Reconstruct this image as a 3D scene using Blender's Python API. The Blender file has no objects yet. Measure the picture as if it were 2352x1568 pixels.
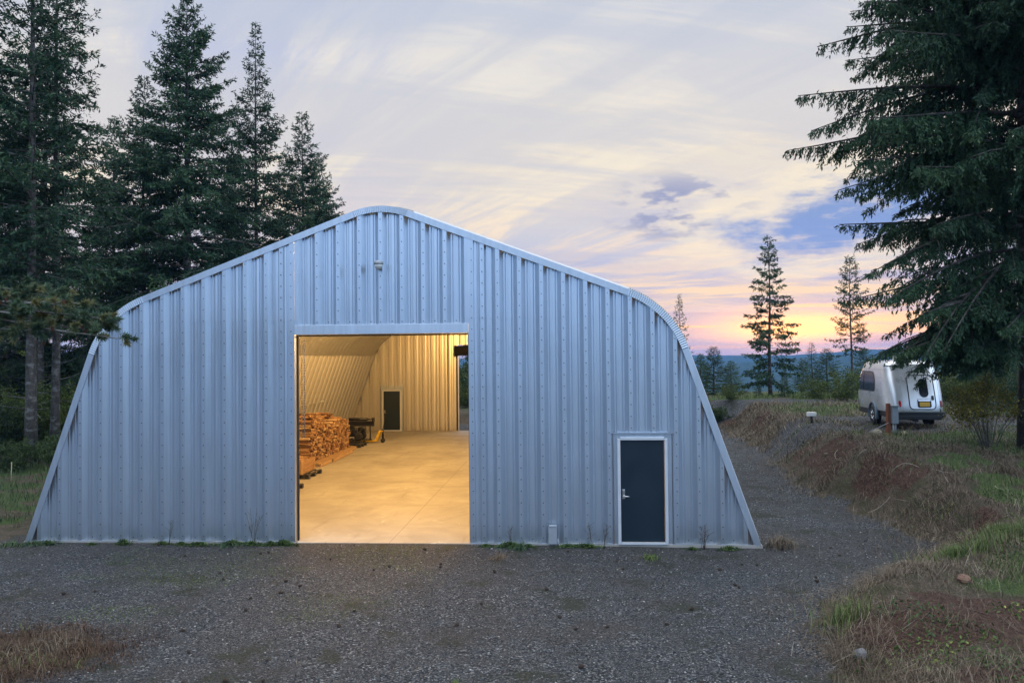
import bpy, math, random
import numpy as np
from mathutils import Vector, Matrix
R = math.radians
rng = np.random.default_rng(7)
random.seed(7)
scene = bpy.context.scene
col = scene.collection

# ------------------------------------------------------------------ helpers
def link(o, parent=None):
    col.objects.link(o)
    if parent is not None:
        o.parent = parent
    return o

def tag(o, label=None, cat=None, group=None, kind=None):
    if label: o['label'] = label
    if cat: o['category'] = cat
    if group: o['group'] = group
    if kind: o['kind'] = kind
    return o

def thing(name, label, cat, loc=(0, 0, 0), rz=0.0, group=None):
    o = bpy.data.objects.new(name, None)
    o.empty_display_size = 0.3
    link(o)
    o.location = loc
    o.rotation_euler = (0, 0, rz)
    return tag(o, label, cat, group)

def mesh_np(name, verts, faces, mats, mi=None, smooth=False, attrs=None, uv=None):
    """verts (N,3), faces (M,K) arrays -> mesh data"""
    me = bpy.data.meshes.new(name)
    verts = np.asarray(verts, np.float32); faces = np.asarray(faces, np.int32)
    n, m, k = len(verts), len(faces), faces.shape[1]
    me.vertices.add(n); me.vertices.foreach_set('co', verts.ravel())
    me.loops.add(m * k); me.loops.foreach_set('vertex_index', faces.ravel())
    me.polygons.add(m)
    me.polygons.foreach_set('loop_start', np.arange(0, m * k, k, dtype=np.int32))
    me.polygons.foreach_set('loop_total', np.full(m, k, np.int32))
    if mi is not None: me.polygons.foreach_set('material_index', np.asarray(mi, np.int32))
    if smooth: me.polygons.foreach_set('use_smooth', np.ones(m, bool))
    if uv is not None:
        l = me.uv_layers.new(name='UVMap')
        l.data.foreach_set('uv', np.asarray(uv, np.float32)[faces.ravel()].ravel())
    me.update(calc_edges=True)
    for an, (dom, arr) in (attrs or {}).items():
        arr = np.asarray(arr, np.float32)
        if arr.ndim == 2:
            a = me.color_attributes.new(an, 'FLOAT_COLOR', 'POINT')
            a.data.foreach_set('color', arr.ravel())
        else:
            a = me.attributes.new(an, 'FLOAT', dom)
            a.data.foreach_set('value', arr)
    for mt in (mats if isinstance(mats, (list, tuple)) else [mats]):
        me.materials.append(mt)
    me.validate()
    return me

class MB:
    """collects simple shapes, builds ONE mesh object"""
    def __init__(s): s.v = []; s.f = []; s.mi = []; s.sm = []
    def add(s, vs, fs, mi=0, smooth=False):
        b = len(s.v); s.v += [tuple(v) for v in vs]
        for f in fs: s.f.append([b + i for i in f]); s.mi.append(mi); s.sm.append(smooth)
        return s
    def box(s, c, d, rot=None, mi=0, bev=0.0):
        x, y, z = d[0] / 2, d[1] / 2, d[2] / 2
        M = rot if rot is not None else Matrix.Identity(3)
        c = Vector(c)
        if bev <= 0:
            vs = [c + M @ Vector((sx * x, sy * y, sz * z)) for sx in (-1, 1) for sy in (-1, 1) for sz in (-1, 1)]
            return s.add(vs, [(0, 1, 3, 2), (4, 6, 7, 5), (0, 4, 5, 1), (2, 3, 7, 6), (0, 2, 6, 4), (1, 5, 7, 3)], mi)
        import bmesh
        bm = bmesh.new(); bmesh.ops.create_cube(bm, size=1)
        for v in bm.verts: v.co = Vector((v.co.x * 2 * x, v.co.y * 2 * y, v.co.z * 2 * z))
        bmesh.ops.bevel(bm, geom=bm.edges[:], offset=bev, segments=2, affect='EDGES', profile=0.6)
        bm.verts.index_update()
        s.add([c + M @ v.co for v in bm.verts], [[v.index for v in f.verts] for f in bm.faces], mi)
        bm.free(); return s
    def lathe(s, prof, c=(0, 0, 0), n=16, rot=None, mi=0, smooth=True, cap=True):
        M = rot if rot is not None else Matrix.Identity(3); c = Vector(c)
        vs = []
        for r, z in prof:
            for i in range(n):
                a = 2 * math.pi * i / n
                vs.append(c + M @ Vector((r * math.cos(a), r * math.sin(a), z)))
        fs = [(j * n + i, j * n + (i + 1) % n, (j + 1) * n + (i + 1) % n, (j + 1) * n + i) for j in range(len(prof) - 1) for i in range(n)]
        s.add(vs, fs, mi, smooth)
        if cap:
            b = len(s.v) - len(vs)
            s.f.append([b + i for i in range(n)][::-1]); s.mi.append(mi); s.sm.append(False)
            s.f.append([b + (len(prof) - 1) * n + i for i in range(n)]); s.mi.append(mi); s.sm.append(False)
        return s
    def cyl(s, a, b, r, r2=None, n=12, mi=0, smooth=True):
        a, b = Vector(a), Vector(b); d = b - a
        q = d.to_track_quat('Z', 'Y').to_matrix()
        return s.lathe([(r, 0), (r if r2 is None else r2, d.length)], a, n, q, mi, smooth)
    def tube(s, pts, rad, n=6, mi=0, smooth=True):
        pts = [Vector(p) for p in pts]
        rad = rad if isinstance(rad, (list, tuple, np.ndarray)) else [rad] * len(pts)
        vs = []; prev = None
        for i, p in enumerate(pts):
            t = (pts[min(i + 1, len(pts) - 1)] - pts[max(i - 1, 0)]).normalized()
            if prev is None: prev = t.orthogonal().normalized()
            a = (prev - t * prev.dot(t)).normalized(); b = t.cross(a); prev = a
            for k in range(n):
                an = 2 * math.pi * k / n
                vs.append(p + (a * math.cos(an) + b * math.sin(an)) * rad[i])
        fs = [(j * n + i, j * n + (i + 1) % n, (j + 1) * n + (i + 1) % n, (j + 1) * n + i) for j in range(len(pts) - 1) for i in range(n)]
        fs.append(list(range(n))[::-1]); fs.append([(len(pts) - 1) * n + i for i in range(n)])
        return s.add(vs, fs, mi, smooth)
    def build(s, name, mats, parent=None):
        me = bpy.data.meshes.new(name)
        me.from_pydata([tuple(v) for v in s.v], [], s.f)
        me.polygons.foreach_set('material_index', s.mi)
        me.polygons.foreach_set('use_smooth', s.sm)
        for m in (mats if isinstance(mats, (list, tuple)) else [mats]): me.materials.append(m)
        me.update()
        return link(bpy.data.objects.new(name, me), parent)

def copy_tree(o, parent=None):
    c = o.copy(); link(c, parent)
    for ch in list(o.children): copy_tree(ch, c)
    return c

# numpy value noise -------------------------------------------------
def _h(ix, iy, seed):
    n = (ix.astype(np.int64) * 374761393 + iy.astype(np.int64) * 668265263 + seed * 1442695041) & 0xffffffff
    n = ((n ^ (n >> 13)) * 1274126177) & 0xffffffff
    return ((n ^ (n >> 16)) & 0xffff) / 65535.0
def vnoise(x, y, seed=0):
    x = np.asarray(x, float); y = np.asarray(y, float)
    ix, iy = np.floor(x), np.floor(y); fx, fy = x - ix, y - iy
    fx = fx * fx * (3 - 2 * fx); fy = fy * fy * (3 - 2 * fy)
    a, b = _h(ix, iy, seed), _h(ix + 1, iy, seed); c, d = _h(ix, iy + 1, seed), _h(ix + 1, iy + 1, seed)
    return (a * (1 - fx) + b * fx) * (1 - fy) + (c * (1 - fx) + d * fx) * fy
def fbm(x, y, seed=0, o=4):
    s = 0; a = 0.5
    for i in range(o):
        s = s + a * vnoise(x * 2 ** i, y * 2 ** i, seed + i * 17); a *= 0.5
    return s
def sst(a, b, x):
    t = np.clip((np.asarray(x, float) - a) / (b - a), 0, 1); return t * t * (3 - 2 * t)

# ------------------------------------------------------------------ material helpers
class NT:
    def __init__(s, nt): s.nt = nt
    def n(s, t, **kw):
        nd = s.nt.nodes.new(t)
        for k, v in kw.items():
            if k.startswith('i_'):
                key = k[2:]; key = int(key) if key.isdigit() else key.replace('_', ' ')
                s.set(nd.inputs[key], v)
            else: setattr(nd, k, v)
        return nd
    def set(s, inp, v):
        if isinstance(v, bpy.types.NodeSocket): s.nt.links.new(v, inp)
        elif isinstance(v, bpy.types.Node): s.nt.links.new(v.outputs[0], inp)
        else:
            if inp.type == 'RGBA' and not isinstance(v, (int, float)) and len(v) == 3: v = (*v, 1)
            inp.default_value = v
    def math(s, op, a, b=None, c=None, clamp=False):
        nd = s.nt.nodes.new('ShaderNodeMath'); nd.operation = op; nd.use_clamp = clamp
        s.set(nd.inputs[0], a)
        if b is not None: s.set(nd.inputs[1], b)
        if c is not None: s.set(nd.inputs[2], c)
        return nd.outputs[0]
    def vmath(s, op, a, b=None):
        nd = s.nt.nodes.new('ShaderNodeVectorMath'); nd.operation = op
        s.set(nd.inputs[0], a)
        if b is not None: s.set(nd.inputs[1], b)
        return nd.outputs['Value'] if op in ('DOT_PRODUCT', 'LENGTH') else nd.outputs[0]
    def mix(s, f, a, b, mode='MIX'):
        nd = s.nt.nodes.new('ShaderNodeMix'); nd.data_type = 'RGBA'; nd.blend_type = mode
        s.set(nd.inputs[0], f); s.set(nd.inputs[6], a); s.set(nd.inputs[7], b)
        return nd.outputs[2]
    def ramp(s, f, stops, interp='LINEAR'):
        nd = s.nt.nodes.new('ShaderNodeValToRGB'); s.set(nd.inputs[0], f)
        cr = nd.color_ramp; cr.interpolation = interp
        while len(cr.elements) < len(stops): cr.elements.new(0.5)
        for e, (p, c) in zip(cr.elements, stops):
            e.position = p; e.color = (c, c, c, 1) if isinstance(c, (int, float)) else (*c, 1)
        return nd.outputs[0]
    def smooth(s, x, a, b, lo=0.0, hi=1.0):
        nd = s.nt.nodes.new('ShaderNodeMapRange'); nd.interpolation_type = 'SMOOTHSTEP'
        s.set(nd.inputs[0], x); nd.inputs[1].default_value = a; nd.inputs[2].default_value = b
        nd.inputs[3].default_value = lo; nd.inputs[4].default_value = hi
        return nd.outputs[0]
    def noise(s, vec=None, scale=5, detail=4, rough=0.55, dist=0.0, sc=None, rot=None):
        if sc is not None or rot is not None:
            for k_, v_ in ((2, rot), (3, sc)):          # turn first, then stretch
                if v_ is None: continue
                mp = s.nt.nodes.new('ShaderNodeMapping'); s.set(mp.inputs[0], vec)
                mp.inputs[k_].default_value = v_
                vec = mp.outputs[0]
        nd = s.nt.nodes.new('ShaderNodeTexNoise')
        if vec is not None: s.set(nd.inputs['Vector'], vec)
        nd.inputs['Scale'].default_value = scale; nd.inputs['Detail'].default_value = detail
        nd.inputs['Roughness'].default_value = rough; nd.inputs['Distortion'].default_value = dist
        return nd.outputs[0]

def new_mat(name):
    m = bpy.data.materials.new(name); m.use_nodes = True
    t = NT(m.node_tree); b = m.node_tree.nodes['Principled BSDF']
    return m, t, b

def mat(name, c, rough=0.5, metal=0.0, var=0.15, scale=6.0, bump=0.0, bscale=40.0, stretch=None, spec=0.5):
    m, t, b = new_mat(name)
    tc = t.n('ShaderNodeTexCoord').outputs['Object']
    n = t.noise(tc, scale, 5, 0.6, sc=stretch)
    c = np.array(c)
    colr = t.ramp(n, [(0.25, tuple(c * (1 - var))), (0.75, tuple(np.minimum(c * (1 + var), 1)))])
    t.set(b.inputs['Base Color'], colr)
    r = t.math('MULTIPLY_ADD', n, 0.25, rough - 0.125)
    t.set(b.inputs['Roughness'], r); b.inputs['Metallic'].default_value = metal
    b.inputs['Specular IOR Level'].default_value = spec
    if bump:
        bn = t.noise(tc, bscale, 4, 0.6, sc=stretch)
        bp = t.n('ShaderNodeBump', i_Strength=bump, i_Height=bn); bp.inputs['Distance'].default_value = 0.02
        t.set(b.inputs['Normal'], bp.outputs[0])
    return m
# ------------------------------------------------------------------ camera, world, sun
cam_d = bpy.data.cameras.new('camera'); cam = link(bpy.data.objects.new('camera', cam_d))
cam_d.sensor_width = 36; cam_d.lens = 1820.48 / 2352 * 36
cam_d.clip_start = 0.1; cam_d.clip_end = 20000
CAM = Vector((3.94, -16.773, 3.906))
cr_ = Vector((0.99772173, 0.06678175, -0.00956761)); cu_ = Vector((0.0109499, -0.02036347, 0.99973268)); cf_ = Vector((-0.06656907, 0.99755979, 0.02104833))
M3 = Matrix((cr_, cu_, -cf_)).transposed()
cam.matrix_world = Matrix.Translation(CAM) @ M3.to_4x4()
scene.camera = cam
def ray(px, py):            # viewing direction towards a point of the reference picture (2352 x 1568)
    return cf_ + cr_ * ((px - 1176) / 1820.48) - cu_ * ((py - 784) / 1820.48)
def at_depth(px, py, d): return CAM + ray(px, py) * d
def at_z(px, py, z):
    v = ray(px, py); return CAM + v * ((z - CAM.z) / v.z)

scene.view_settings.view_transform = 'Standard'; scene.view_settings.look = 'None'
scene.view_settings.exposure = 0.0; scene.view_settings.gamma = 1.0
scene.cycles.use_denoising = True
try:
    scene.cycles.denoiser = 'OPENIMAGEDENOISE'; scene.cycles.denoising_input_passes = 'RGB_ALBEDO_NORMAL'; scene.cycles.denoising_prefilter = 'ACCURATE'
except Exception: pass
scene.cycles.max_bounces = 7; scene.cycles.diffuse_bounces = 4; scene.cycles.glossy_bounces = 3
scene.cycles.transparent_max_bounces = 4; scene.cycles.volume_bounces = 0
scene.cycles.sample_clamp_indirect = 6.0
scene.cycles.use_adaptive_sampling = True; scene.cycles.adaptive_threshold = 0.012

def L(r, g, b):
    f = lambda c: (c / 12.92 if c <= 0.04045 else ((c + 0.055) / 1.055) ** 2.4)
    return tuple(f(c / 255) for c in (r, g, b))

SUN_AZ, SUN_EL = R(15), R(2.0)      # azimuth measured from +Y towards +X
w = bpy.data.worlds.new('World'); scene.world = w; w.use_nodes = True
wt = w.node_tree; wt.nodes.clear(); t = NT(wt)
gen = t.n('ShaderNodeTexCoord').outputs['Generated']
d = t.vmath('NORMALIZE', gen)
sx = t.n('ShaderNodeSeparateXYZ', i_0=d)
X, Y, Z = sx.outputs
az = t.math('MULTIPLY', t.math('ARCTAN2', X, Y), 57.2958)      # degrees from +Y to +X
el = t.math('MULTIPLY', t.math('ARCSINE', Z), 57.2958)
# soft warping used by the cloud layers
warp = t.noise(d, 5.0, 5, 0.55)
# overhead projection: cloud deck coordinates
zz = t.math('ADD', t.math('MAXIMUM', Z, 0.0), 0.13)
deck = t.n('ShaderNodeCombineXYZ', i_0=t.math('DIVIDE', X, zz), i_1=t.math('DIVIDE', Y, zz), i_2=0.0).outputs[0]
e01 = t.math('DIVIDE', el, 60.0, clamp=True)
west = t.ramp(e01, [(0.0, (1.12, .66, .50)), (0.03, (1.0, .70, .56)), (0.075, L(218, 206, 212)), (0.12, L(194, 199, 220)), (0.175, L(220, 213, 210)),
                    (0.24, L(234, 224, 208)), (0.32, L(216, 214, 214)), (0.45, L(201, 206, 217)), (0.65, L(186, 196, 216)), (1.0, L(160, 178, 208))])
north = t.ramp(e01, [(0.0, L(214, 206, 222)), (0.10, L(222, 212, 216)), (0.22, L(216, 210, 214)), (0.34, L(193, 199, 220)), (0.5, L(178, 189, 217)), (1.0, L(150, 170, 206))])
east = t.ramp(e01, [(0.0, (.34, .48, .72)), (0.15, (.66, .96, 1.46)), (0.4, (1.2, 1.65, 2.35)), (1.0, (2.3, 2.4, 2.5))])  # sky behind the camera, raised as fill for wall and ground
f_n = t.smooth(az, -4, -20)
base = t.mix(f_n, west, north)
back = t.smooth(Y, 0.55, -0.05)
# unseen low sky to the left, darkened so the wall's rib flanks turn dark
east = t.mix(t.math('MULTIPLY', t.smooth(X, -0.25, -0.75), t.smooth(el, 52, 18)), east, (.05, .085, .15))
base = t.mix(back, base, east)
# high thin cirrus: long streaks, two sets
c1 = t.noise(deck, 1.0, 9, 0.64, 0.7, sc=(0.55, 3.4, 1), rot=(0, 0, R(52)))
c2 = t.noise(deck, 1.0, 9, 0.66, 0.5, sc=(0.5, 2.4, 1), rot=(0, 0, R(-16)))
hi = t.smooth(c1, 0.42, 0.62)
lo = t.smooth(c2, 0.43, 0.60)
front = t.math('SUBTRACT', 1.0, back)
cream = t.ramp(e01, [(0.0, L(255, 214, 165)), (0.10, L(252, 223, 196)), (0.20, L(247, 234, 210)), (0.30, L(238, 230, 217)), (0.45, L(216, 217, 222)), (0.6, L(210, 214, 222))])
blue = t.ramp(e01, [(0.0, L(204, 184, 200)), (0.10, L(186, 190, 216)), (0.18, L(204, 202, 212)), (0.28, L(206, 206, 212)), (0.42, L(186, 196, 216)), (1.0, L(160, 178, 212))])
s1 = t.mix(t.math('MULTIPLY', t.math('MULTIPLY', hi, 0.95), front), base, cream)
s1 = t.mix(t.math('MULTIPLY', t.math('MULTIPLY', t.math('SUBTRACT', 1.0, lo), 0.7), front), s1, blue)
# clear blue opening in the deck on the sunset side, with torn edges
wx = t.noise(d, 9.0, 6, 0.62, sc=(1, 1, 3.2))
wy = t.noise(d, 16.0, 6, 0.62, sc=(1, 1, 3.0))
du = t.math('DIVIDE', t.math('SUBTRACT', az, 19.5), 8.6)
dv = t.math('DIVIDE', t.math('SUBTRACT', t.math('MULTIPLY_ADD', az, -0.12, el), 7.3), 2.7)
rr = t.math('SQRT', t.math('ADD', t.math('MULTIPLY', du, du), t.math('MULTIPLY', dv, dv)))
rr = t.math('ADD', rr, t.math('MULTIPLY', t.math('SUBTRACT', wx, 0.5), 2.4))
hole = t.smooth(rr, 1.22, 0.55)
s2 = t.mix(t.math('MULTIPLY', t.math('MULTIPLY', hole, 0.97), t.smooth(wy, 0.68, 0.50, 0.45, 1.0)), s1, t.ramp(e01, [(0.0, L(128, 162, 220)), (0.14, L(116, 154, 214)), (0.2, L(126, 154, 204)), (0.3, L(150, 170, 206))]))
# bright cream rim of the opening
rim = t.math('MULTIPLY', t.smooth(rr, 1.75, 1.2), t.math('SUBTRACT', 1.0, hole))
s2 = t.mix(t.math('MULTIPLY', rim, 0.6), s2, L(250, 236, 208))
# small torn grey-blue scraps left of the opening
du = t.math('DIVIDE', t.math('SUBTRACT', az, 8.0), 6.6)
dv = t.math('DIVIDE', t.math('SUBTRACT', el, 10.4), 3.2)
r2 = t.math('SQRT', t.math('ADD', t.math('MULTIPLY', du, du), t.math('MULTIPLY', dv, dv)))
scr = t.math('MULTIPLY', t.smooth(r2, 1.0, 0.3), t.smooth(wy, 0.46, 0.60))
s2 = t.mix(t.math('MULTIPLY', scr, 0.9), s2, L(146, 156, 192))
# low sunset stripes
strv = t.n('ShaderNodeCombineXYZ', i_0=t.math('MULTIPLY', az, 0.055), i_1=t.math('MULTIPLY_ADD', warp, 0.9, t.math('MULTIPLY', el, 1.15)), i_2=0.0).outputs[0]
stripe = t.noise(strv, 1.0, 5, 0.55)
low = t.math('MULTIPLY', t.smooth(el, 9.0, 4.0), front)
sunside = t.smooth(t.math('ABSOLUTE', t.math('SUBTRACT', az, 15.0)), 38.0, 6.0)
sf = t.math('MULTIPLY', t.math('MULTIPLY', low, t.smooth(stripe, 0.49, 0.58)), sunside)
warmc = t.ramp(e01, [(0.0, (1.7, .72, .20)), (0.03, (1.45, .80, .26)), (0.065, (1.10, .78, .44)), (0.12, L(244, 222, 204))])
s3 = t.mix(t.math('MULTIPLY', sf, 0.85), s2, warmc)
cf2 = t.math('MULTIPLY', t.math('MULTIPLY', low, t.smooth(stripe, 0.47, 0.36)), 0.8)
s3 = t.mix(cf2, s3, t.ramp(e01, [(0.0, (1.0, .50, .42)), (0.04, L(214, 182, 192)), (0.09, L(170, 175, 212)), (0.14, L(170, 178, 214))]))
# glow where the sun has just gone
ga = t.math('DIVIDE', t.math('SUBTRACT', az, 15.5), 5.0); ge = t.math('DIVIDE', t.math('SUBTRACT', el, 1.7), 1.2)
g = t.math('EXPONENT', t.math('MULTIPLY', t.math('ADD', t.math('MULTIPLY', ga, ga), t.math('MULTIPLY', ge, ge)), -1.0))
s3 = t.mix(t.math('MULTIPLY', g, 0.85), s3, (3.4, 1.5, .26))
sky = t.n('ShaderNodeTexSky'); sky.sky_type = 'NISHITA'; sky.sun_disc = False
sky.sun_elevation = SUN_EL; sky.sun_rotation = SUN_AZ
bg1 = t.n('ShaderNodeBackground', i_Color=sky.outputs[0]); bg1.inputs['Strength'].default_value = 0.005
s3 = t.mix(t.math('MULTIPLY', t.smooth(el, 32, 58), front), s3, (2.35, 2.45, 2.55))      # unseen overhead sky raised as fill for ground and trees
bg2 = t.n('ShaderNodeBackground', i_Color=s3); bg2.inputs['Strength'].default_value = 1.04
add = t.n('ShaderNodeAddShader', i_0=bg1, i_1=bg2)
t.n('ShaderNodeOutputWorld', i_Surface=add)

sun_d = bpy.data.lights.new('sun', 'SUN'); sun = link(bpy.data.objects.new('sun', sun_d))
sun_d.energy = 0.5; sun_d.angle = R(10); sun_d.color = (1.0, 0.66, 0.38)
sv = Vector((math.sin(SUN_AZ) * math.cos(SUN_EL), math.cos(SUN_AZ) * math.cos(SUN_EL), math.sin(SUN_EL)))
sun.rotation_euler = sv.to_track_quat('Z', 'Y').to_euler()
sun.location = (30, 80, 20)

# ------------------------------------------------------------------ terrain
TOE = np.array([(7.0, -14), (7.2, -8), (7.45, -6.4), (8.06, -4.1), (9.03, -2.7), (10.5, -1.44), (11.9, 0.6), (11.87, 2.2), (11.47, 3.9), (11.14, 6.1), (11.17, 9.6), (11.9, 15), (12.33, 20.1), (12.6, 26), (11, 30), (7, 31.5), (0, 31.5), (-14, 32), (-40, 40)], float)
def toe_dist(x, y):
    """signed distance from the foot of the cut bank, positive on the bank's side"""
    x = np.asarray(x, float); y = np.asarray(y, float)
    best = np.full(x.shape, 1e9); sg = np.zeros(x.shape)
    for a, b in zip(TOE[:-1], TOE[1:]):
        dd = b - a; l2 = (dd ** 2).sum()
        tt = np.clip(((x - a[0]) * dd[0] + (y - a[1]) * dd[1]) / l2, 0, 1)
        px, py = a[0] + tt * dd[0] - x, a[1] + tt * dd[1] - y
        ds = np.hypot(px, py)
        cr = (x - a[0]) * dd[1] - (y - a[1]) * dd[0]
        m = ds < best - 1e-9
        best = np.where(m, ds, best); sg = np.where(m, np.sign(cr), sg)
    return best * np.where(sg == 0, 1, sg)
def ground_z(x, y):
    x = np.asarray(x, float); y = np.asarray(y, float)
    td = toe_dist(x, y)
    nz = fbm(x * 0.45, y * 0.45, 3, 4) - 0.47
    fine = fbm(x * 2.2, y * 2.2, 9, 3) - 0.44
    H = 0.42 + 0.33 * sst(-5, -1.5, y) + 0.65 * sst(1.0, 6, y)
    H = np.where(x < 9, np.where(y > 26, 0.55 + 0.85 * sst(3, 11, x), H), H)
    wdt = 1.15 + 0.55 * sst(4, 12, y)
    tdn = td + 0.9 * nz * sst(-1, 1, td)
    rise = sst(-0.15, wdt, tdn)
    z = -0.09 + H * rise
    # hollow between the two mounds
    z = z - 0.38 * np.exp(-(((x - 11.2) / 1.6) ** 2 + ((y + 0.6) / 1.2) ** 2)) * rise
    lump = fbm(x * 4.6, y * 4.6, 19, 3) - 0.44
    z = z + (0.26 * nz + 0.17 * fine + 0.09 * lump * sst(3.2, 1.5, td)) * sst(0.0, 1.0, td) * np.where(y < 12, 1, 0.45)
    z = z + 0.05 * nz * (1 - sst(0, 1, td)) + 0.012 * fine * (1 - sst(0, 1, td))
    z = z + 0.02 * np.clip(y - 14, 0, 20) * 0.25 * sst(10, 14, x)
    # flat pad under and around the workshop
    pad = sst(1.6, 0.3, np.maximum(np.abs(x) - 8.1, np.maximum(-y - 0.0, y - 27.0)))
    zp = -0.03 - 0.035 * sst(3, 8, x) + 0.02 * np.exp(-(x / 2.4) ** 2)
    z = z * (1 - pad) + zp * pad
    # the woods on the far side of the workshop climb a little
    z = z + 0.9 * sst(-9.5, -30, x) * sst(2, 20, y)
    z = z + 0.12 * nz * sst(-8.5, -11, x)
    # beyond the crest the land drops to a wide valley
    fall = sst(37, 75, y - 0.25 * np.abs(x - 10)) * 14 + sst(60, 420, np.hypot(x, y)) * 52
    z = z - fall * np.where(y > 20, 1, sst(60, 200, np.hypot(x, y)))
    return z
def gz(x, y): return float(ground_z(np.array([x]), np.array([y]))[0])

def axis(fine0, fine1, step, far, g=1.22):
    a = list(np.arange(fine0, fine1 + 1e-6, step))
    s = step
    while a[-1] < far: s *= g; a.append(a[-1] + s)
    s = step
    while a[0] > -far: s *= g; a.insert(0, a[0] - s)
    return np.array(a)
FAR = 4200
xs = axis(-22, 24, 0.16, FAR); ys = axis(-9, 36, 0.16, FAR)
GX, GY = np.meshgrid(xs, ys)
gx, gy = GX.ravel(), GY.ravel(); gzv = ground_z(gx, gy)
nx, ny = len(xs), len(ys)
ii = (np.arange(ny - 1)[:, None] * nx + np.arange(nx - 1)[None, :]).ravel()
gf = np.stack([ii, ii + 1, ii + nx + 1, ii + nx], 1)
def masks(x, y):
    """gravel, green grass, bare red soil weights"""
    td = toe_dist(x, y)
    n1 = fbm(x * 0.55, y * 0.55, 21, 4) - 0.47; n2 = fbm(x * 1.6, y * 1.6, 31, 4) - 0.47
    # gravel yard, the lane along the wall, and the upper gravel drive
    gr = sst(0.35, -0.55, td + 1.6 * n1 + 0.8 * n2)
    lane = sst(2.6, 0.9, np.abs(y - (28.0 - 0.28 * (x - 16)) + 3 * n1)) * sst(11, 13, x)
    lane2 = sst(4.8, 2.6, np.hypot((x - 18.0) * 0.55, (y - 14.5)) + 2.5 * n1)
    gr = np.maximum(gr, 0.95 * np.maximum(lane, lane2))
    west = sst(-8.2, -9.6, x + 2.0 * n1) * sst(-3, -0.5, y + 1.5 * n1)
    gr = gr * (1 - west)
    # weedy corner low at the edge of the yard
    wc = sst(2.2, 1.0, np.hypot((x + 3.9), (y + 6.6) * 1.15) + 2.6 * n1)
    gr = gr * (1 - wc)
    gr = gr * np.where(y > 40, 0, 1)
    shelf = sst(1.2, 2.2, td + 1.6 * n1)
    gn = shelf * sst(-0.06, 0.10, n1 + 0.7 * n2 + 0.05)
    gn = np.maximum(gn, 0.9 * sst(5.2, 2.5, np.hypot((x - 12.5) * 0.8, (y - 20)) + 3 * n2) * sst(1.2, 2.0, td))
    gn = np.maximum(gn, west * sst(-0.14, 0.06, n1 + 0.5 * n2))
    gn = np.maximum(gn, np.where(np.hypot(x, y) > 45, 1.0, 0.0))
    gn = gn * (1 - gr)
    soil = sst(0.1, 0.6, td) * sst(2.4, 1.2, td) * sst(-0.02, 0.14, fbm(x * 0.8, y * 0.8, 77, 3) - 0.45) * (1 - gr) * (1 - gn)
    sm = sst(1.9, 0.9, np.hypot(x - 9.6, (y + 5.7) * 1.5) + 2.2 * n2)
    soil = np.maximum(soil, sm); gn = gn * (1 - .8 * sm)
    return gr, gn, soil
mg, mn, ms = masks(gx, gy)
cols = np.stack([mg, mn, ms, np.ones_like(mg)], 1)

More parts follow.
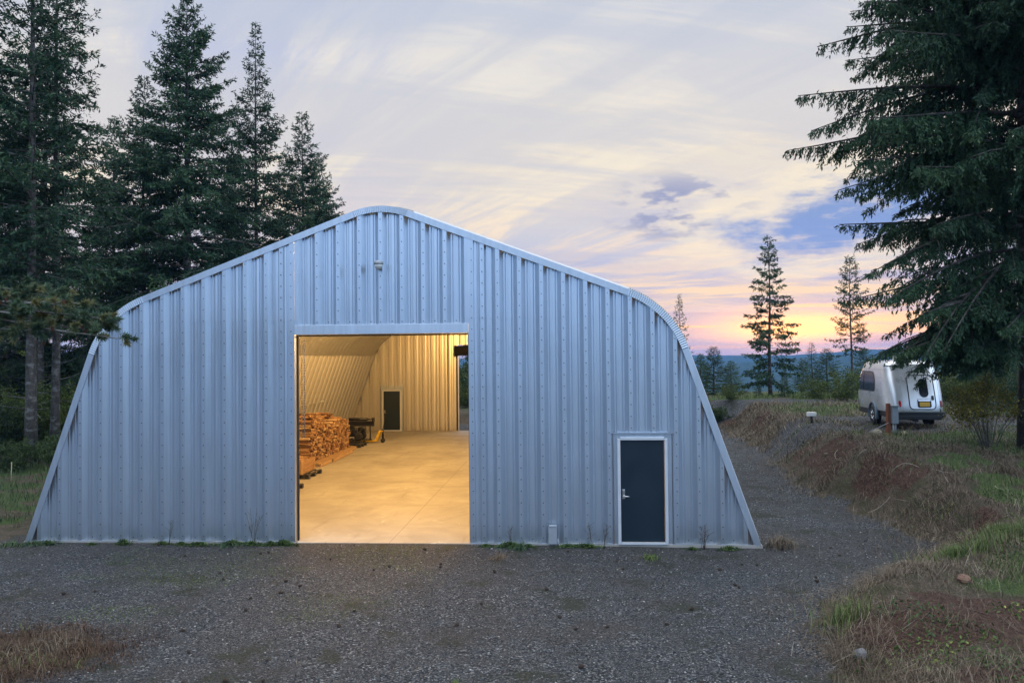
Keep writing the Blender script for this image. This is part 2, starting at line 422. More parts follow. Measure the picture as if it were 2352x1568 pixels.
def ground_mat():
    m, t, b = new_mat('yard_ground')
    P = t.n('ShaderNodeNewGeometry').outputs['Position']
    at = t.n('ShaderNodeVertexColor'); at.layer_name = 'cover'
    s = t.n('ShaderNodeSeparateColor', i_0=at.outputs[0])
    nm = t.noise(P, 7.0, 5, 0.6)
    gr = t.smooth(t.math('ADD', s.outputs[0], t.math('MULTIPLY', t.math('SUBTRACT', nm, 0.5), 0.9)), 0.32, 0.62)
    gn = t.smooth(t.math('ADD', s.outputs[1], t.math('MULTIPLY', t.math('SUBTRACT', nm, 0.5), 0.9)), 0.32, 0.62)
    so = t.smooth(t.math('ADD', s.outputs[2], t.math('MULTIPLY', t.math('SUBTRACT', nm, 0.5), 0.9)), 0.32, 0.62)
    v1 = t.n('ShaderNodeTexVoronoi', i_Vector=P, i_Scale=44.0); v1.inputs['Randomness'].default_value = 1
    v2 = t.n('ShaderNodeTexVoronoi', i_Vector=P, i_Scale=72.0)
    c1 = t.n('ShaderNodeSeparateColor', i_0=v1.outputs['Color']); c2 = t.n('ShaderNodeSeparateColor', i_0=v2.outputs['Color'])
    gc1 = t.ramp(c1.outputs[0], [(0.0, (0.008, 0.009, 0.011)), (0.4, (0.034, 0.038, 0.045)), (0.72, (0.090, 0.097, 0.107)), (0.9, (0.17, 0.172, 0.174)), (1.0, (0.36, 0.36, 0.35))])
    gc2 = t.ramp(c2.outputs[0], [(0.0, (0.010, 0.011, 0.013)), (0.5, (0.043, 0.047, 0.053)), (0.85, (0.110, 0.114, 0.118)), (1.0, (0.27, 0.265, 0.255))])
    gc = t.mix(t.smooth(t.noise(P, 3.0, 3), 0.42, 0.6), gc1, gc2)
    big = t.noise(P, 0.5, 5, 0.6)
    gc = t.mix(t.math('MAXIMUM', t.smooth(big, 0.50, 0.64, 0.0, 0.40), t.math('MULTIPLY', t.smooth(t.math('MULTIPLY_ADD', big, 3.2, t.n('ShaderNodeSeparateXYZ', i_0=P).outputs[1]), -1.2, 1.2), t.smooth(t.n('ShaderNodeSeparateXYZ', i_0=P).outputs[1], 3.0, 0.3, 0.0, 0.42))), gc, t.mix(t.noise(P, 30, 4, 0.7), (0.020, 0.016, 0.013), (0.092, 0.074, 0.060)))
    gc = t.mix(t.smooth(t.noise(P, 0.95, 6, 0.68), 0.54, 0.66, 0, 0.72), gc, t.mix(t.noise(P, 22, 4, 0.7), (0.012, 0.014, 0.008), (0.050, 0.056, 0.028)))
    dn = t.noise(P, 26, 6, 0.75); dn2 = t.noise(P, 2.2, 4, 0.6)
    dry = t.ramp(dn, [(0.3, (0.022, 0.015, 0.010)), (0.5, (0.092, 0.068, 0.047)), (0.7, (0.22, 0.172, 0.12))])
    dry = t.mix(t.smooth(dn2, 0.4, 0.65), dry, t.mix(dn, (0.022, 0.022, 0.011), (0.085, 0.080, 0.035)))
    grs = t.ramp(dn, [(0.3, (0.014, 0.026, 0.007)), (0.5, (0.050, 0.085, 0.020)), (0.72, (0.125, 0.165, 0.045))])
    soil = t.ramp(t.noise(P, 12, 6, 0.7), [(0.3, (0.026, 0.013, 0.009)), (0.55, (0.085, 0.044, 0.030)), (0.75, (0.17, 0.10, 0.070))])
    c = t.mix(so, dry, soil); c = t.mix(gn, c, grs); c = t.mix(gr, c, gc)
    t.set(b.inputs['Base Color'], c)
    b.inputs['Roughness'].default_value = 0.88; b.inputs['Specular IOR Level'].default_value = 0.3
    hh = t.math('MULTIPLY', t.math('SUBTRACT', 1.0, v1.outputs['Distance']), 0.9)
    hh = t.math('MULTIPLY_ADD', t.noise(P, 90, 4, 0.7), 0.6, hh)
    bp = t.n('ShaderNodeBump', i_Height=hh); bp.inputs['Strength'].default_value = 1.0; bp.inputs['Distance'].default_value = 0.045
    t.set(b.inputs['Normal'], bp.outputs[0])
    return m
M_ground = ground_mat()
gme = mesh_np('ground', np.stack([gx, gy, gzv], 1), gf, M_ground, smooth=True, attrs={'cover': ('POINT', cols)})
ground = tag(link(bpy.data.objects.new('ground', gme)), 'gravel yard with weedy cut bank and grassy shelf', 'ground', kind='structure')

# far hills: real relief one to four kilometres away
ra = np.concatenate([np.linspace(420, 1500, 60), np.linspace(1540, 3900, 90)])
an = np.linspace(R(-75), R(75), 420)
RA, AN = np.meshgrid(ra, an, indexing='ij')
hx, hy = RA * np.sin(AN), RA * np.cos(AN)
deg = np.degrees(AN)
bump = lambda c, wd, r_: np.exp(-((r_ - c) / wd) ** 2)
n_ = fbm(hx / 420, hy / 420, 51, 5) - 0.48
top1 = 44 + 22 * sst(8, 22, deg) + 26 * (fbm(deg * 0.12, deg * 0 + 3, 61, 4) - .45)
top2 = 26 + 26 * sst(15, 24, deg) + 34 * (fbm(deg * 0.22, deg * 0 + 9, 71, 4) - .45)
top3 = 66 + 40 * sst(12, 30, deg) + 60 * (fbm(deg * 0.09, deg * 0 + 5, 81, 4) - .45)
hz = -63 + top2 * bump(1050, 260, RA) + top1 * bump(1750, 330, RA) + top3 * bump(3000, 520, RA) + 26 * n_ * sst(480, 800, RA)
tree_n = fbm(hx / 9.0, hy / 9.0, 91, 3) - 0.45
hz = hz + 15 * tree_n * sst(500, 700, RA) * sst(-58, -50, hz)
hz = np.where(RA < 520, hz - 12 * sst(520, 420, RA), hz)
na, nr = len(an), len(ra)
jj = (np.arange(nr - 1)[:, None] * na + np.arange(na - 1)[None, :]).ravel()
hf = np.stack([jj, jj + na, jj + na + 1, jj + 1], 1)
def hill_mat():
    m, t, b = new_mat('forested_hills')
    P = t.n('ShaderNodeNewGeometry').outputs['Position']
    sp = t.n('ShaderNodeSeparateXYZ', i_0=P)
    f = t.noise(P, 0.06, 6, 0.75)
    c = t.ramp(f, [(0.35, (0.010, 0.022, 0.014)), (0.55, (0.028, 0.050, 0.026)), (0.7, (0.055, 0.078, 0.036))])
    fld = t.math('MULTIPLY', t.smooth(sp.outputs[2], -52, -60), t.smooth(t.noise(P, 0.004, 2), 0.50, 0.56))
    c = t.mix(fld, c, (0.16, 0.22, 0.09))
    t.set(b.inputs['Base Color'], c); b.inputs['Roughness'].default_value = 0.95; b.inputs['Specular IOR Level'].default_value = 0.1
    return m
hme = mesh_np('hills', np.stack([hx.ravel(), hy.ravel(), hz.ravel()], 1), hf, hill_mat(), smooth=True)
tag(link(bpy.data.objects.new('hills', hme)), 'blue forested hills beyond the valley', 'hills', kind='structure')

# the evening air that turns the far hills blue: one closed box round everything
hb = MB(); zlo, zhi = float(min(gzv.min(), hz.min())) - 1.0, 82.0
zhi = max(40.0, float(hz.max()) + 2.0)
hb.box((0, 0, (zlo + zhi) / 2), (2 * FAR + 2200, 2 * FAR + 2200, zhi - zlo))
hm = bpy.data.materials.new('evening_air'); hm.use_nodes = True
hm.node_tree.nodes.remove(hm.node_tree.nodes['Principled BSDF'])
pv = hm.node_tree.nodes.new('ShaderNodeVolumePrincipled')
pv.inputs['Color'].default_value = (0.18, 0.46, 1.0, 1); pv.inputs['Density'].default_value = 1.9e-4; pv.inputs['Anisotropy'].default_value = 0.0
hm.node_tree.links.new(pv.outputs[0], hm.node_tree.nodes['Material Output'].inputs['Volume'])
haze = tag(hb.build('haze', hm), 'thin blue evening haze over the valley', 'haze', kind='stuff')
# ------------------------------------------------------------------ the workshop
def metal_mat(name, c, rough=0.4, crimp=False, lo=0.90, streak=0.5, metal=0.9, bmp=0.10):
    m, t, b = new_mat(name)
    P = t.n('ShaderNodeTexCoord').outputs['Object']
    st = t.noise(P, 1.0, 6, 0.65, sc=(9.0, 9.0, 0.35))          # long vertical weather streaks
    blot = t.noise(P, 2.2, 6, 0.7)
    fine = t.noise(P, 60, 3, 0.6)                                # faint spangle
    c = np.array(c)
    cc = t.ramp(st, [(0.3, tuple(c * lo)), (0.55, tuple(c)), (0.75, tuple(np.minimum(c * 1.10, 1)))])
    cc = t.mix(t.math('MULTIPLY', t.smooth(blot, 0.55, 0.75), streak * 0.35), cc, tuple(c * 0.78))
    cc = t.mix(t.math('MULTIPLY', t.smooth(fine, 0.4, 0.7), 0.12), cc, tuple(np.minimum(c * 1.25, 1)))
    sz_ = t.n('ShaderNodeSeparateXYZ', i_0=P).outputs[2]
    mud = t.math('MULTIPLY', t.smooth(t.math('MULTIPLY_ADD', blot, 0.9, sz_), 1.0, 0.35), 0.32)      # rain splash near the ground
    cc = t.mix(mud, cc, tuple(c * 0.55 * np.array((1.0, .95, .86))))
    t.set(b.inputs['Base Color'], cc)
    b.inputs['Metallic'].default_value = metal
    t.set(b.inputs['Roughness'], t.math('MULTIPLY_ADD', blot, 0.10, rough - 0.05))
    hgt = t.math('MULTIPLY', t.noise(P, 1.6, 2, 0.5, sc=(1, 1, 0.5)), 1.0)
    bp = t.n('ShaderNodeBump', i_Height=hgt); bp.inputs['Strength'].default_value = bmp; bp.inputs['Distance'].default_value = 0.05
    if crimp:
        uv = t.n('ShaderNodeUVMap').outputs[0]
        s = t.n('ShaderNodeSeparateXYZ', i_0=uv)
        w = t.math('SINE', t.math('MULTIPLY', s.outputs[0], 2 * math.pi / 0.05))
        bp2 = t.n('ShaderNodeBump', i_Height=w, i_Normal=bp.outputs[0]); bp2.inputs['Strength'].default_value = 1.0; bp2.inputs['Distance'].default_value = 0.03
        bp = bp2
    t.set(b.inputs['Normal'], bp.outputs[0])
    return m
M_wall = metal_mat('zinc_wall_sheet', (0.555, 0.62, 0.695), 0.32, metal=.86, bmp=.14)
M_trim = metal_mat('zinc_trim', (0.60, 0.66, 0.73), 0.40)
M_roof = metal_mat('zinc_roof_sheet', (0.60, 0.60, 0.60), 0.5, metal=.35, lo=.93, bmp=.1)
M_roofc = metal_mat('zinc_roof_crimped', (0.58, 0.59, 0.60), 0.34, crimp=True, metal=.85)
M_inner = metal_mat('zinc_back_wall_sheet', (0.56, 0.54, 0.50), 0.36, lo=.96, bmp=.04, metal=.75)
M_screw = mat('screw_head', (0.10, 0.11, 0.12), 0.5, 0.6)
M_frame = mat('door_frame_metal', (0.62, 0.65, 0.68), 0.4, 0.35, 0.06)
M_door = mat('dark_door_paint', (0.006, 0.016, 0.026), 0.36, 0.0, 0.12, 1.5)
M_chrome = mat('brushed_chrome', (0.75, 0.75, 0.74), 0.22, 1.0, 0.05)
M_black = mat('black_rubber', (0.012, 0.012, 0.013), 0.6)
M_footing = mat('footing_concrete', (0.30, 0.29, 0.27), 0.9, 0, 0.25, 5, 0.4, 30)
M_greybox = mat('grey_box_enamel', (0.30, 0.33, 0.36), 0.45, 0.2, 0.08)

def fillet(p, prev, nxt, r, n):
    p, a, b = Vector(p), (Vector(prev) - Vector(p)).normalized(), (Vector(nxt) - Vector(p)).normalized()
    ang = a.angle(b); tl = r / math.tan(ang / 2)
    c = p + (a + b).normalized() * (r / math.sin(ang / 2))
    s, e = p + a * tl - c, p + b * tl - c
    out = []
    tot = s.angle(e)
    for i in range(n + 1):
        f = i / n
        out.append(c + (s * math.sin((1 - f) * tot) + e * math.sin(f * tot)) / math.sin(tot))
    return out
WB, LEN = 7.924, 26.1
PB, PE, PT = (WB, -0.02), (6.181, 4.975), (0, 7.299)
_re = fillet(PE, PB, PT, 2.015, 18); _tp = fillet(PT, PE, (-PE[0], PE[1]), 1.688, 20); _le = [Vector((-p.x, p.y)) for p in reversed(_re)]
def dens(a, b, n): return [Vector(a).lerp(Vector(b), i / n) for i in range(1, n)]
ARCH = [Vector(PB)] + dens(PB, _re[0], 6) + _re + dens(_re[-1], _tp[0], 8) + _tp + dens(_tp[-1], _le[0], 8) + _le + dens(_le[-1], (-WB, -0.02), 6) + [Vector((-WB, -0.02))]
i_re = 6; ARCHK = []          # True where the sheet is rolled (crimped)
def rolled(i):
    a = 6; n1 = len(_re); b = a + n1 + 7; n2 = len(_tp); c = b + n2 + 7
    return a <= i < a + n1 - 1 or b <= i < b + n2 - 1 or c <= i < c + n1 - 1
A2 = np.array([(p.x, p.y) for p in ARCH])
tg = np.gradient(A2, axis=0); tg /= np.linalg.norm(tg, axis=1)[:, None]
NRM = np.stack([tg[:, 1], -tg[:, 0]], 1)         # outward
ARC_S = np.concatenate([[0], np.cumsum(np.linalg.norm(np.diff(A2, axis=0), axis=1))])
half = A2[A2[:, 0] >= -1e-6]
def arch_z(x, inset=0.0):
    q = A2 - NRM * inset
    h = q[(A2[:, 0] >= -1e-6)]
    o = np.argsort(h[:, 0]); return float(np.interp(abs(x), h[o, 0], h[o, 1]))

shop = thing('metal_workshop', 'large arched silver steel workshop with ribbed end wall and lit open doorway', 'building')
OW, OH = 1.892, 4.454
# --- ribbed end walls ---
RB = [0, .464, .928, 1.392] + [2.52 + .465 * k for k in range(12)]
RIBS = sorted(set([-r for r in RB] + RB))
def build_wall(name, y0, sgn, mats, opening, door, inside=False):
    """sheet extruded up from its rib profile and cut to the arch; sgn -1: ribs stand out towards -Y"""
    D = 0.092
    xs_, flats = set(), []
    pts = {}
    for r in RIBS:
        for o_, dpt in ((-.128, D), (-.043, 0.0), (.043, 0.0), (.125, D)):
            pts[round(r + o_, 4)] = dpt
        if r + .465 <= RIBS[-1] + .01:
            for q in (.155, .166, .177, .196, .2325, .269, .288, .299, .310):
                z_ = {.166: D - .012, .299: D - .012, .2325: D - .004}.get(q, D)
                pts[round(r + q, 4)] = z_
    for s in (-1, 1):                                    # flat jamb sheets beside the big opening
        for k in [k for k in pts if 1.47 < k * s < 2.47]: del pts[k]
        for q, z_ in ((1.435, 0.0), (1.515, D), (1.547, D), (1.558, D - .012), (1.569, D), (1.62, D - .003), (1.680, D), (1.691, D - .012), (1.702, D), (1.735, D), (1.815, 0.0), (OW - .002, 0.0), (OW, .0), (2.005, 0.0), (2.02, .05), (2.07, .05), (2.08, .058), (2.12, .05), (2.145, .02), (2.235, .02), (2.275, D), (2.33, D - .003), (2.39, D)):
            pts[round(q * s, 4)] = z_
    d0, d1 = door
    ks = sorted(pts)
    edge = WB - 0.05
    ks = [k for k in ks if abs(k) < edge]
    ks = [-edge] + ks + [edge]
    pts[-edge] = pts[edge] = D
    extra = [d0, d1, -OW, OW]
    for e in extra:
        if all(abs(e - k) > 1e-5 for k in ks):
            pts[e] = float(np.interp(e, ks, [pts[k] for k in ks])); ks.append(e); ks.sort()
    mb = MB()
    lap = 4.78
    for a, b in zip(ks[:-1], ks[1:]):
        mid = (a + b) / 2
        zb = 0.0
        if abs(mid) < OW: zb = OH + 0.205
        if d0 < mid < d1: zb = 2.33
        ta, tb = arch_z(a, 0.02), arch_z(b, 0.02)
        ya, yb = y0 - sgn * pts[a], y0 - sgn * pts[b]
        def quad(z0a, z0b, z1a, z1b, off):
            v = [(a, ya + off * sgn, z0a), (b, yb + off * sgn, z0b), (b, yb + off * sgn, z1b), (a, ya + off * sgn, z1a)]
            mb.add(v, [(0, 1, 2, 3) if sgn < 0 else (0, 3, 2, 1)], 0)
        if abs(mid) > OW and min(ta, tb) > lap + 0.05:
            quad(zb, zb, lap, lap, 0); quad(lap - .03, lap - .03, ta, tb, .005)
        elif min(ta, tb) > zb:
            quad(zb, zb, ta, tb, 0)
        else:
            quad(min(zb, ta), min(zb, tb), ta, tb, 0)
    # screw rows
    if not inside:
        rows = [r for r in RIBS if abs(r) < 7.3 and not (1.4 < abs(r) < 2.4)] + [1.965, -1.965, 2.19, -2.19]
        for r in rows:
            z = 0.12; zt = arch_z(r) - 0.16
            if abs(r) < OW: z = OH + 0.26
            if d0 < r < d1: z = 2.42
            while z < zt:
                mb.lathe([(0.013, 0), (0.011, 0.007), (0.003, 0.010)], (r, y0 + sgn * .0005, z), 6, Matrix.Rotation(R(90) if sgn < 0 else R(-90), 3, 'X'), 1, False)
                z += 0.245
        for r in RIBS:
            for zrow in (0.07,):
                x = r + .2325
                if abs(x) < 7.6 and not (abs(x) < 2.4) and not (d0 - .2 < x < d1 + .2):
                    mb.lathe([(0.013, 0), (0.011, 0.007), (0.003, 0.010)], (x, y0 - sgn * D + sgn * .005, zrow), 6, Matrix.Rotation(R(90) if sgn < 0 else R(-90), 3, 'X'), 1, False)
            x = r + .2325
            if abs(x) < OW - .1: mb.lathe([(0.013, 0), (0.011, 0.007), (0.003, 0.010)], (x, y0 - sgn * D + sgn * .005, OH + .27), 6, Matrix.Rotation(R(90) if sgn < 0 else R(-90), 3, 'X'), 1, False)
    return mb.build(name, mats, shop)
DX0, DX1 = 5.072, 5.986
build_wall('front_wall', 0.0, -1, [M_wall, M_screw], True, (DX0 - .135, DX1 + .155))
BD0, BD1 = -5.988, -5.074
build_wall('back_wall', LEN, -1, [M_inner, M_screw], True, (BD0 - .135, BD1 + .155), inside=True)

# --- the arched roof shell, pressed into ribs across its length ---
yy, yd = [], []
y = 0.05
while y < LEN + 0.1:
    for q, dd in ((0, 0.0), (0.50, 0.0), (0.504, 0.13), (0.556, 0.13), (0.560, 0.0)):
        if y + q < LEN + .13: yy.append(y + q); yd.append(dd)
    y += 0.61
yy.append(LEN + .14); yd.append(0.0)
yy, yd = np.array(yy), np.array(yd)
rv = (A2[None] + NRM[None] * (yd[:, None, None] - 0.012))
rv3 = np.stack([rv[..., 0], np.repeat(yy[:, None], len(A2), 1), rv[..., 1]], -1).reshape(-1, 3)
na_ = len(A2)
k = (np.arange(len(yy) - 1)[:, None] * na_ + np.arange(na_ - 1)[None, :])
rf = np.stack([k, k + 1, k + na_ + 1, k + na_], -1).reshape(-1, 4)
rmi = np.array([1 if rolled(i) else 0 for i in range(na_ - 1)])
rmi = np.tile(rmi, len(yy) - 1)
uvs = np.stack([np.tile(ARC_S, len(yy)), np.repeat(yy, na_)], 1)
rme = mesh_np('roof', rv3, rf, [M_roof, M_roofc], rmi, uv=uvs)
link(bpy.data.objects.new('roof', rme), shop)

# --- edge trim over the gable: flat on the straights, crimped round the bends ---
tv, ss = [], []
for i in range(len(ARCH) - 1):
    a, b = A2[i], A2[i + 1]; na0, nb0 = NRM[i], NRM[i + 1]
    nseg = max(1, int(np.linalg.norm(b - a) / 0.02)) if rolled(i) else 1
    for q in range(nseg):
        f = q / nseg; ss.append((a * (1 - f) + b * f, na0 * (1 - f) + nb0 * f, (len(ss) % 2) if rolled(i) else 0))
ss.append((A2[-1], NRM[-1], 0))
tb_ = MB(); TH = 0.112
pv_ = []
for p, n, zig in ss:
    off = 0.005 * zig
    o = p + n * 0.022; i_ = p - n * TH
    pv_ += [(o[0], 0.16, o[1]), (o[0], -0.022 - off, o[1]), (i_[0], -0.018 - off, i_[1]), (i_[0], 0.004, i_[1])]
fs = []
for i in range(len(ss) - 1):
    for j in range(3):
        fs.append((i * 4 + j, i * 4 + j + 1, i * 4 + 4 + j + 1, i * 4 + 4 + j))
tb_.add(pv_, fs, 0)
tb_.build('gable_trim', M_trim, shop)
bt, pv_ = MB(), []
for p, n in zip(A2, NRM):
    o, i_ = p + n * 0.15, p - n * .12
    pv_ += [(o[0], LEN + .02, o[1]), (o[0], LEN + .165, o[1]), (i_[0], LEN + .165, i_[1]), (i_[0], LEN + .15, i_[1])]
bt.add(pv_, [(i * 4 + j, i * 4 + j + 1, i * 4 + 5 + j, i * 4 + 4 + j) for i in range(len(A2) - 1) for j in range(3)])
bt.build('gable_trim', M_trim, shop)

# --- header over the big doorway, jamb edges, base strip ---
hd = MB()
hd.box((0, 0.032, OH + 0.103), (2 * OW - 0.006, 0.09, 0.204), bev=0.004)
hd.build('door_header', M_trim, shop)
for s in (-1, 1):
    MB().box((s * (OW + .012), 0.115, OH / 2), (0.022, 0.22, OH - .004)).build('doorway_jamb', M_trim, shop)
    MB().box((s * (OW - .012), 0.19, OH / 2), (0.03, 0.06, OH - .01)).build('door_guide', M_black, shop)
MB().box((0, 0.19, OH - .02), (2 * OW - .07, 0.05, 0.035)).build('door_seal', M_black, shop)
for a, b in ((-WB + .03, -OW - .03), (OW + .03, DX0 - .14), (DX1 + .16, WB - .03)):
    n = int((b - a) / .35); bs = MB()
    for q in range(n):                                   # slightly wavy base flashing
        x0, x1 = a + (b - a) * q / n, a + (b - a) * (q + 1) / n
        zz_ = random.uniform(-.004, .006)
        bs.box(((x0 + x1) / 2, -0.006 + random.uniform(-.003, .003), 0.002 + zz_), (x1 - x0 + .004 * (q % 2), 0.022 + .002 * (q % 2), 0.016 + .001 * (q % 2)))
    bs.build('base_flashing', M_trim, shop)

# --- slab and footing ---
def floor_mat():
    m, t, b = new_mat('workshop_concrete')
    P = t.n('ShaderNodeTexCoord').outputs['Object']
    a_ = t.noise(P, 0.55, 6, 0.62, 0.6); f_ = t.noise(P, 3.0, 6, 0.7, sc=(1, 1.0, 1)); g_ = t.noise(P, 40, 3, 0.6)
    c = t.ramp(a_, [(0.3, (0.215, 0.198, 0.175)), (0.5, (0.31, 0.29, 0.26)), (0.7, (0.40, 0.38, 0.345))])
    c = t.mix(t.smooth(f_, 0.45, 0.72, 0, 0.45), c, (0.30, 0.285, 0.26))
    c = t.mix(t.smooth(t.noise(P, 1.4, 5, 0.75, 1.0), 0.60, 0.72, 0, 0.5), c, (0.62, 0.60, 0.57))
    c = t.mix(t.math('MULTIPLY', g_, 0.2), c, (0.25, 0.24, 0.22))
    c = t.mix(t.smooth(t.noise(P, 1.0, 6, 0.7, 0.4, sc=(3.2, 0.28, 1)), 0.56, 0.72, 0, 0.45), c, (0.16, 0.145, 0.125))
    c = t.mix(t.smooth(t.noise(P, 1.7, 5, 0.75, 1.5), 0.64, 0.72, 0, 0.5), c, (0.12, 0.105, 0.09))
    s = t.n('ShaderNodeSeparateXYZ', i_0=P)
    jx = t.math('LESS_THAN', t.math('ABSOLUTE', t.math('SUBTRACT', s.outputs[0], 0.158)), 0.007)
    jy = t.math('LESS_THAN', t.math('ABSOLUTE', t.math('SUBTRACT', t.math('MODULO', s.outputs[1], 9.0), 8.2)), 0.007)
    c = t.mix(t.math('MULTIPLY', t.math('MAXIMUM', jx, jy), 0.75), c, (0.10, 0.09, 0.08))
    t.set(b.inputs['Base Color'], c)
    t.set(b.inputs['Roughness'], t.math('MULTIPLY_ADD', f_, 0.35, 0.38)); b.inputs['Specular IOR Level'].default_value = 0.35
    bp = t.n('ShaderNodeBump', i_Height=g_); bp.inputs['Strength'].default_value = 0.05; bp.inputs['Distance'].default_value = 0.01
    t.set(b.inputs['Normal'], bp.outputs[0])
    return m
fl = MB(); fl.box((0, LEN / 2 + .055, -0.2), (2 * WB + 0.10, LEN + 0.15, 0.4), bev=0.01)
fl.build('concrete_floor', floor_mat(), shop)

# --- personnel doors ---
def person_door(x0, x1, yf, name, outside):
    s = -1 if outside else 1
    cx = (x0 + x1) / 2; zb, zt = 0.045, 2.17
    d_ = MB(); d_.box((cx, yf + .03, (zb + zt) / 2), (x1 - x0 - .012, 0.045, zt - zb - .012), bev=.003)
    door_o = d_.build(name, M_door, shop)
    fr = MB()
    fw = 0.064
    for q in (x0 - fw / 2, x1 + fw / 2): fr.box((q, yf + .02, zt / 2 + .018), (fw - .002, 0.13, zt + .036), bev=.006)
    fr.box((cx, yf + .02, zt + fw / 2), (x1 - x0, 0.124, fw), bev=.006)
    fr.box((cx, yf + .012, zb / 2), (x1 - x0, 0.13, zb), bev=.004)
    fr.build('door_frame', M_frame, door_o)
    h = MB(); hx = x0 + .062 if outside else x0 + .07
    yk = yf + .03 - .024 if outside else yf + .03 - .024
    h.box((hx, yk - .006, 1.04), (.058, .014, .20), bev=.006)
    h.cyl((hx, yk - .01, 1.0), (hx, yk - .055, 1.0), .014)
    h.tube([(hx, yk - .05, 1.0), (hx + .05, yk - .056, 1.0), (hx + .125, yk - .05, .995)], [.012, .011, .009], 8)
    h.cyl((hx, yk - .012, 1.10), (hx, yk - .022, 1.10), .02)
    h.build('handle', M_chrome, door_o)
    return door_o
person_door(DX0, DX1, 0.0, 'entry_door', True)
person_door(BD0, BD1, LEN - .06, 'back_door', False)
# flat filler sheets and rain drip over the doors
for x0, x1, yf, o_ in ((DX0, DX1, 0.0, 1), (BD0, BD1, LEN - .06, 0)):
    ff = MB()
    ff.box((x0 - .094, yf + .03, 1.15), (.088, .012, 2.30)); ff.box((x1 + .102, yf + .03, 1.15), (.108, .012, 2.30))
    ff.box(((x0 + x1) / 2 + .01, yf + .034, 2.285), (x1 - x0 + .14, .014, .13))
    ff.box(((x0 + x1) / 2 + .01, yf - .02, 2.32), (x1 - x0 + .36, .05, .022))
    for q0, q1, r0, r1 in ((x0 - .26, x0 + .0, .06, 2.5), (x1 - .0, x1 + .28, .06, 2.5), (x0 + .0, x1 - .0, 2.20, 2.5)):  # backing strips added to block lamp light leaking round the doors
        ff.box(((q0 + q1) / 2, yf + .118, (r0 + r1) / 2), (q1 - q0, .014, r1 - r0))
    ff.build('door_flashing', M_wall, shop)

# --- gable light and socket box ---
gl = MB()
gc_ = Vector((0.0, -0.02, 5.92))
gl.box(gc_ + Vector((0, -.02, -.02)), (.10, .05, .14), bev=.01)
gl.lathe([(.045, .075), (.098, .05), (.105, .0), (.10, -.012)], gc_ + Vector((0, -.14, .02)), 16)
gl.tube([gc_ + Vector((0, -.03, .03)), gc_ + Vector((0, -.14, .06))], .02, 8)
glo = gl.build('gable_light', M_greybox, shop)
g2 = MB(); g2.lathe([(.09, 0), (.085, -.04), (.06, -.09), (.02, -.10)], gc_ + Vector((0, -.14, .005)), 16)
g2.build('light_glass', mat('milky_glass', (.62, .64, .62), .2, 0, .05), glo)
ub = MB(); ux = 3.64
ub.box((ux, -.055, .19), (.175, .10, .36), bev=.012); ub.box((ux, -.060, .385), (.16, .11, .035), bev=.01)
ub.cyl((ux + .11, -.03, -.1), (ux + .11, -.03, .12), .014)
ub.build('utility_box', M_greybox, shop)

# --- inside: coiled roller door at the far opening, its rails, wall rod, hoist chain, lamps ---
M_dark = mat('dark_steel', (.028, .026, .024), .55, .5)
rd = MB()
rd.cyl((-OW - .08, LEN - .38, OH - .12), (OW + .08, LEN - .38, OH - .12), .27, n=24)
for s in (-1, 1): rd.box((s * (OW + .1), LEN - .34, OH - .14), (.04, .62, .62), bev=.01)
rdo = rd.build('roller_door', M_dark, shop)
for s in (-1, 1):
    rl = MB(); rl.box((s * (OW + .035), LEN - .12, OH / 2 - .1), (.075, .09, OH - .25))
    rl.build('guide_rail', M_dark, rdo)
for s in (-1, 1): MB().box((s * (OW - .02), LEN + .06, OH / 2), (.03, .22, OH)).build('back_jamb', M_frame, shop)
wr = MB()
for a in (0, 1):
    pass
def wallx(z, off): 
    h = A2[A2[:, 0] > 3]; o = np.argsort(h[:, 1]); return -(float(np.interp(z, h[o, 1], h[o, 0])) - off)
zr = 2.05
wr.tube([(wallx(zr, .16), 4.0, zr), (wallx(zr, .16), 19.2, zr - .05)], .016, 8)
for yq in (6.5, 10.5, 14.6, 18.6):
    wr.tube([(wallx(zr, .0), yq, zr), (wallx(zr, .17), yq, zr)], .022, 6)
    wr.box((wallx(zr, .15), yq, zr), (.05, .05, .09))
wr.build('wall_rod', M_frame, shop)
for x_, y_ in ((-OW + .045, .34), (-OW + .085, .40)):
    hc = MB(); z = 2.2
    k_ = 0
    while z < OH - .1:
        hc.box((x_, y_, z), (.022, .007, .034) if k_ % 2 else (.007, .022, .034)); z += .03; k_ += 1
    hc.build('hoist_chain', M_chrome, shop)

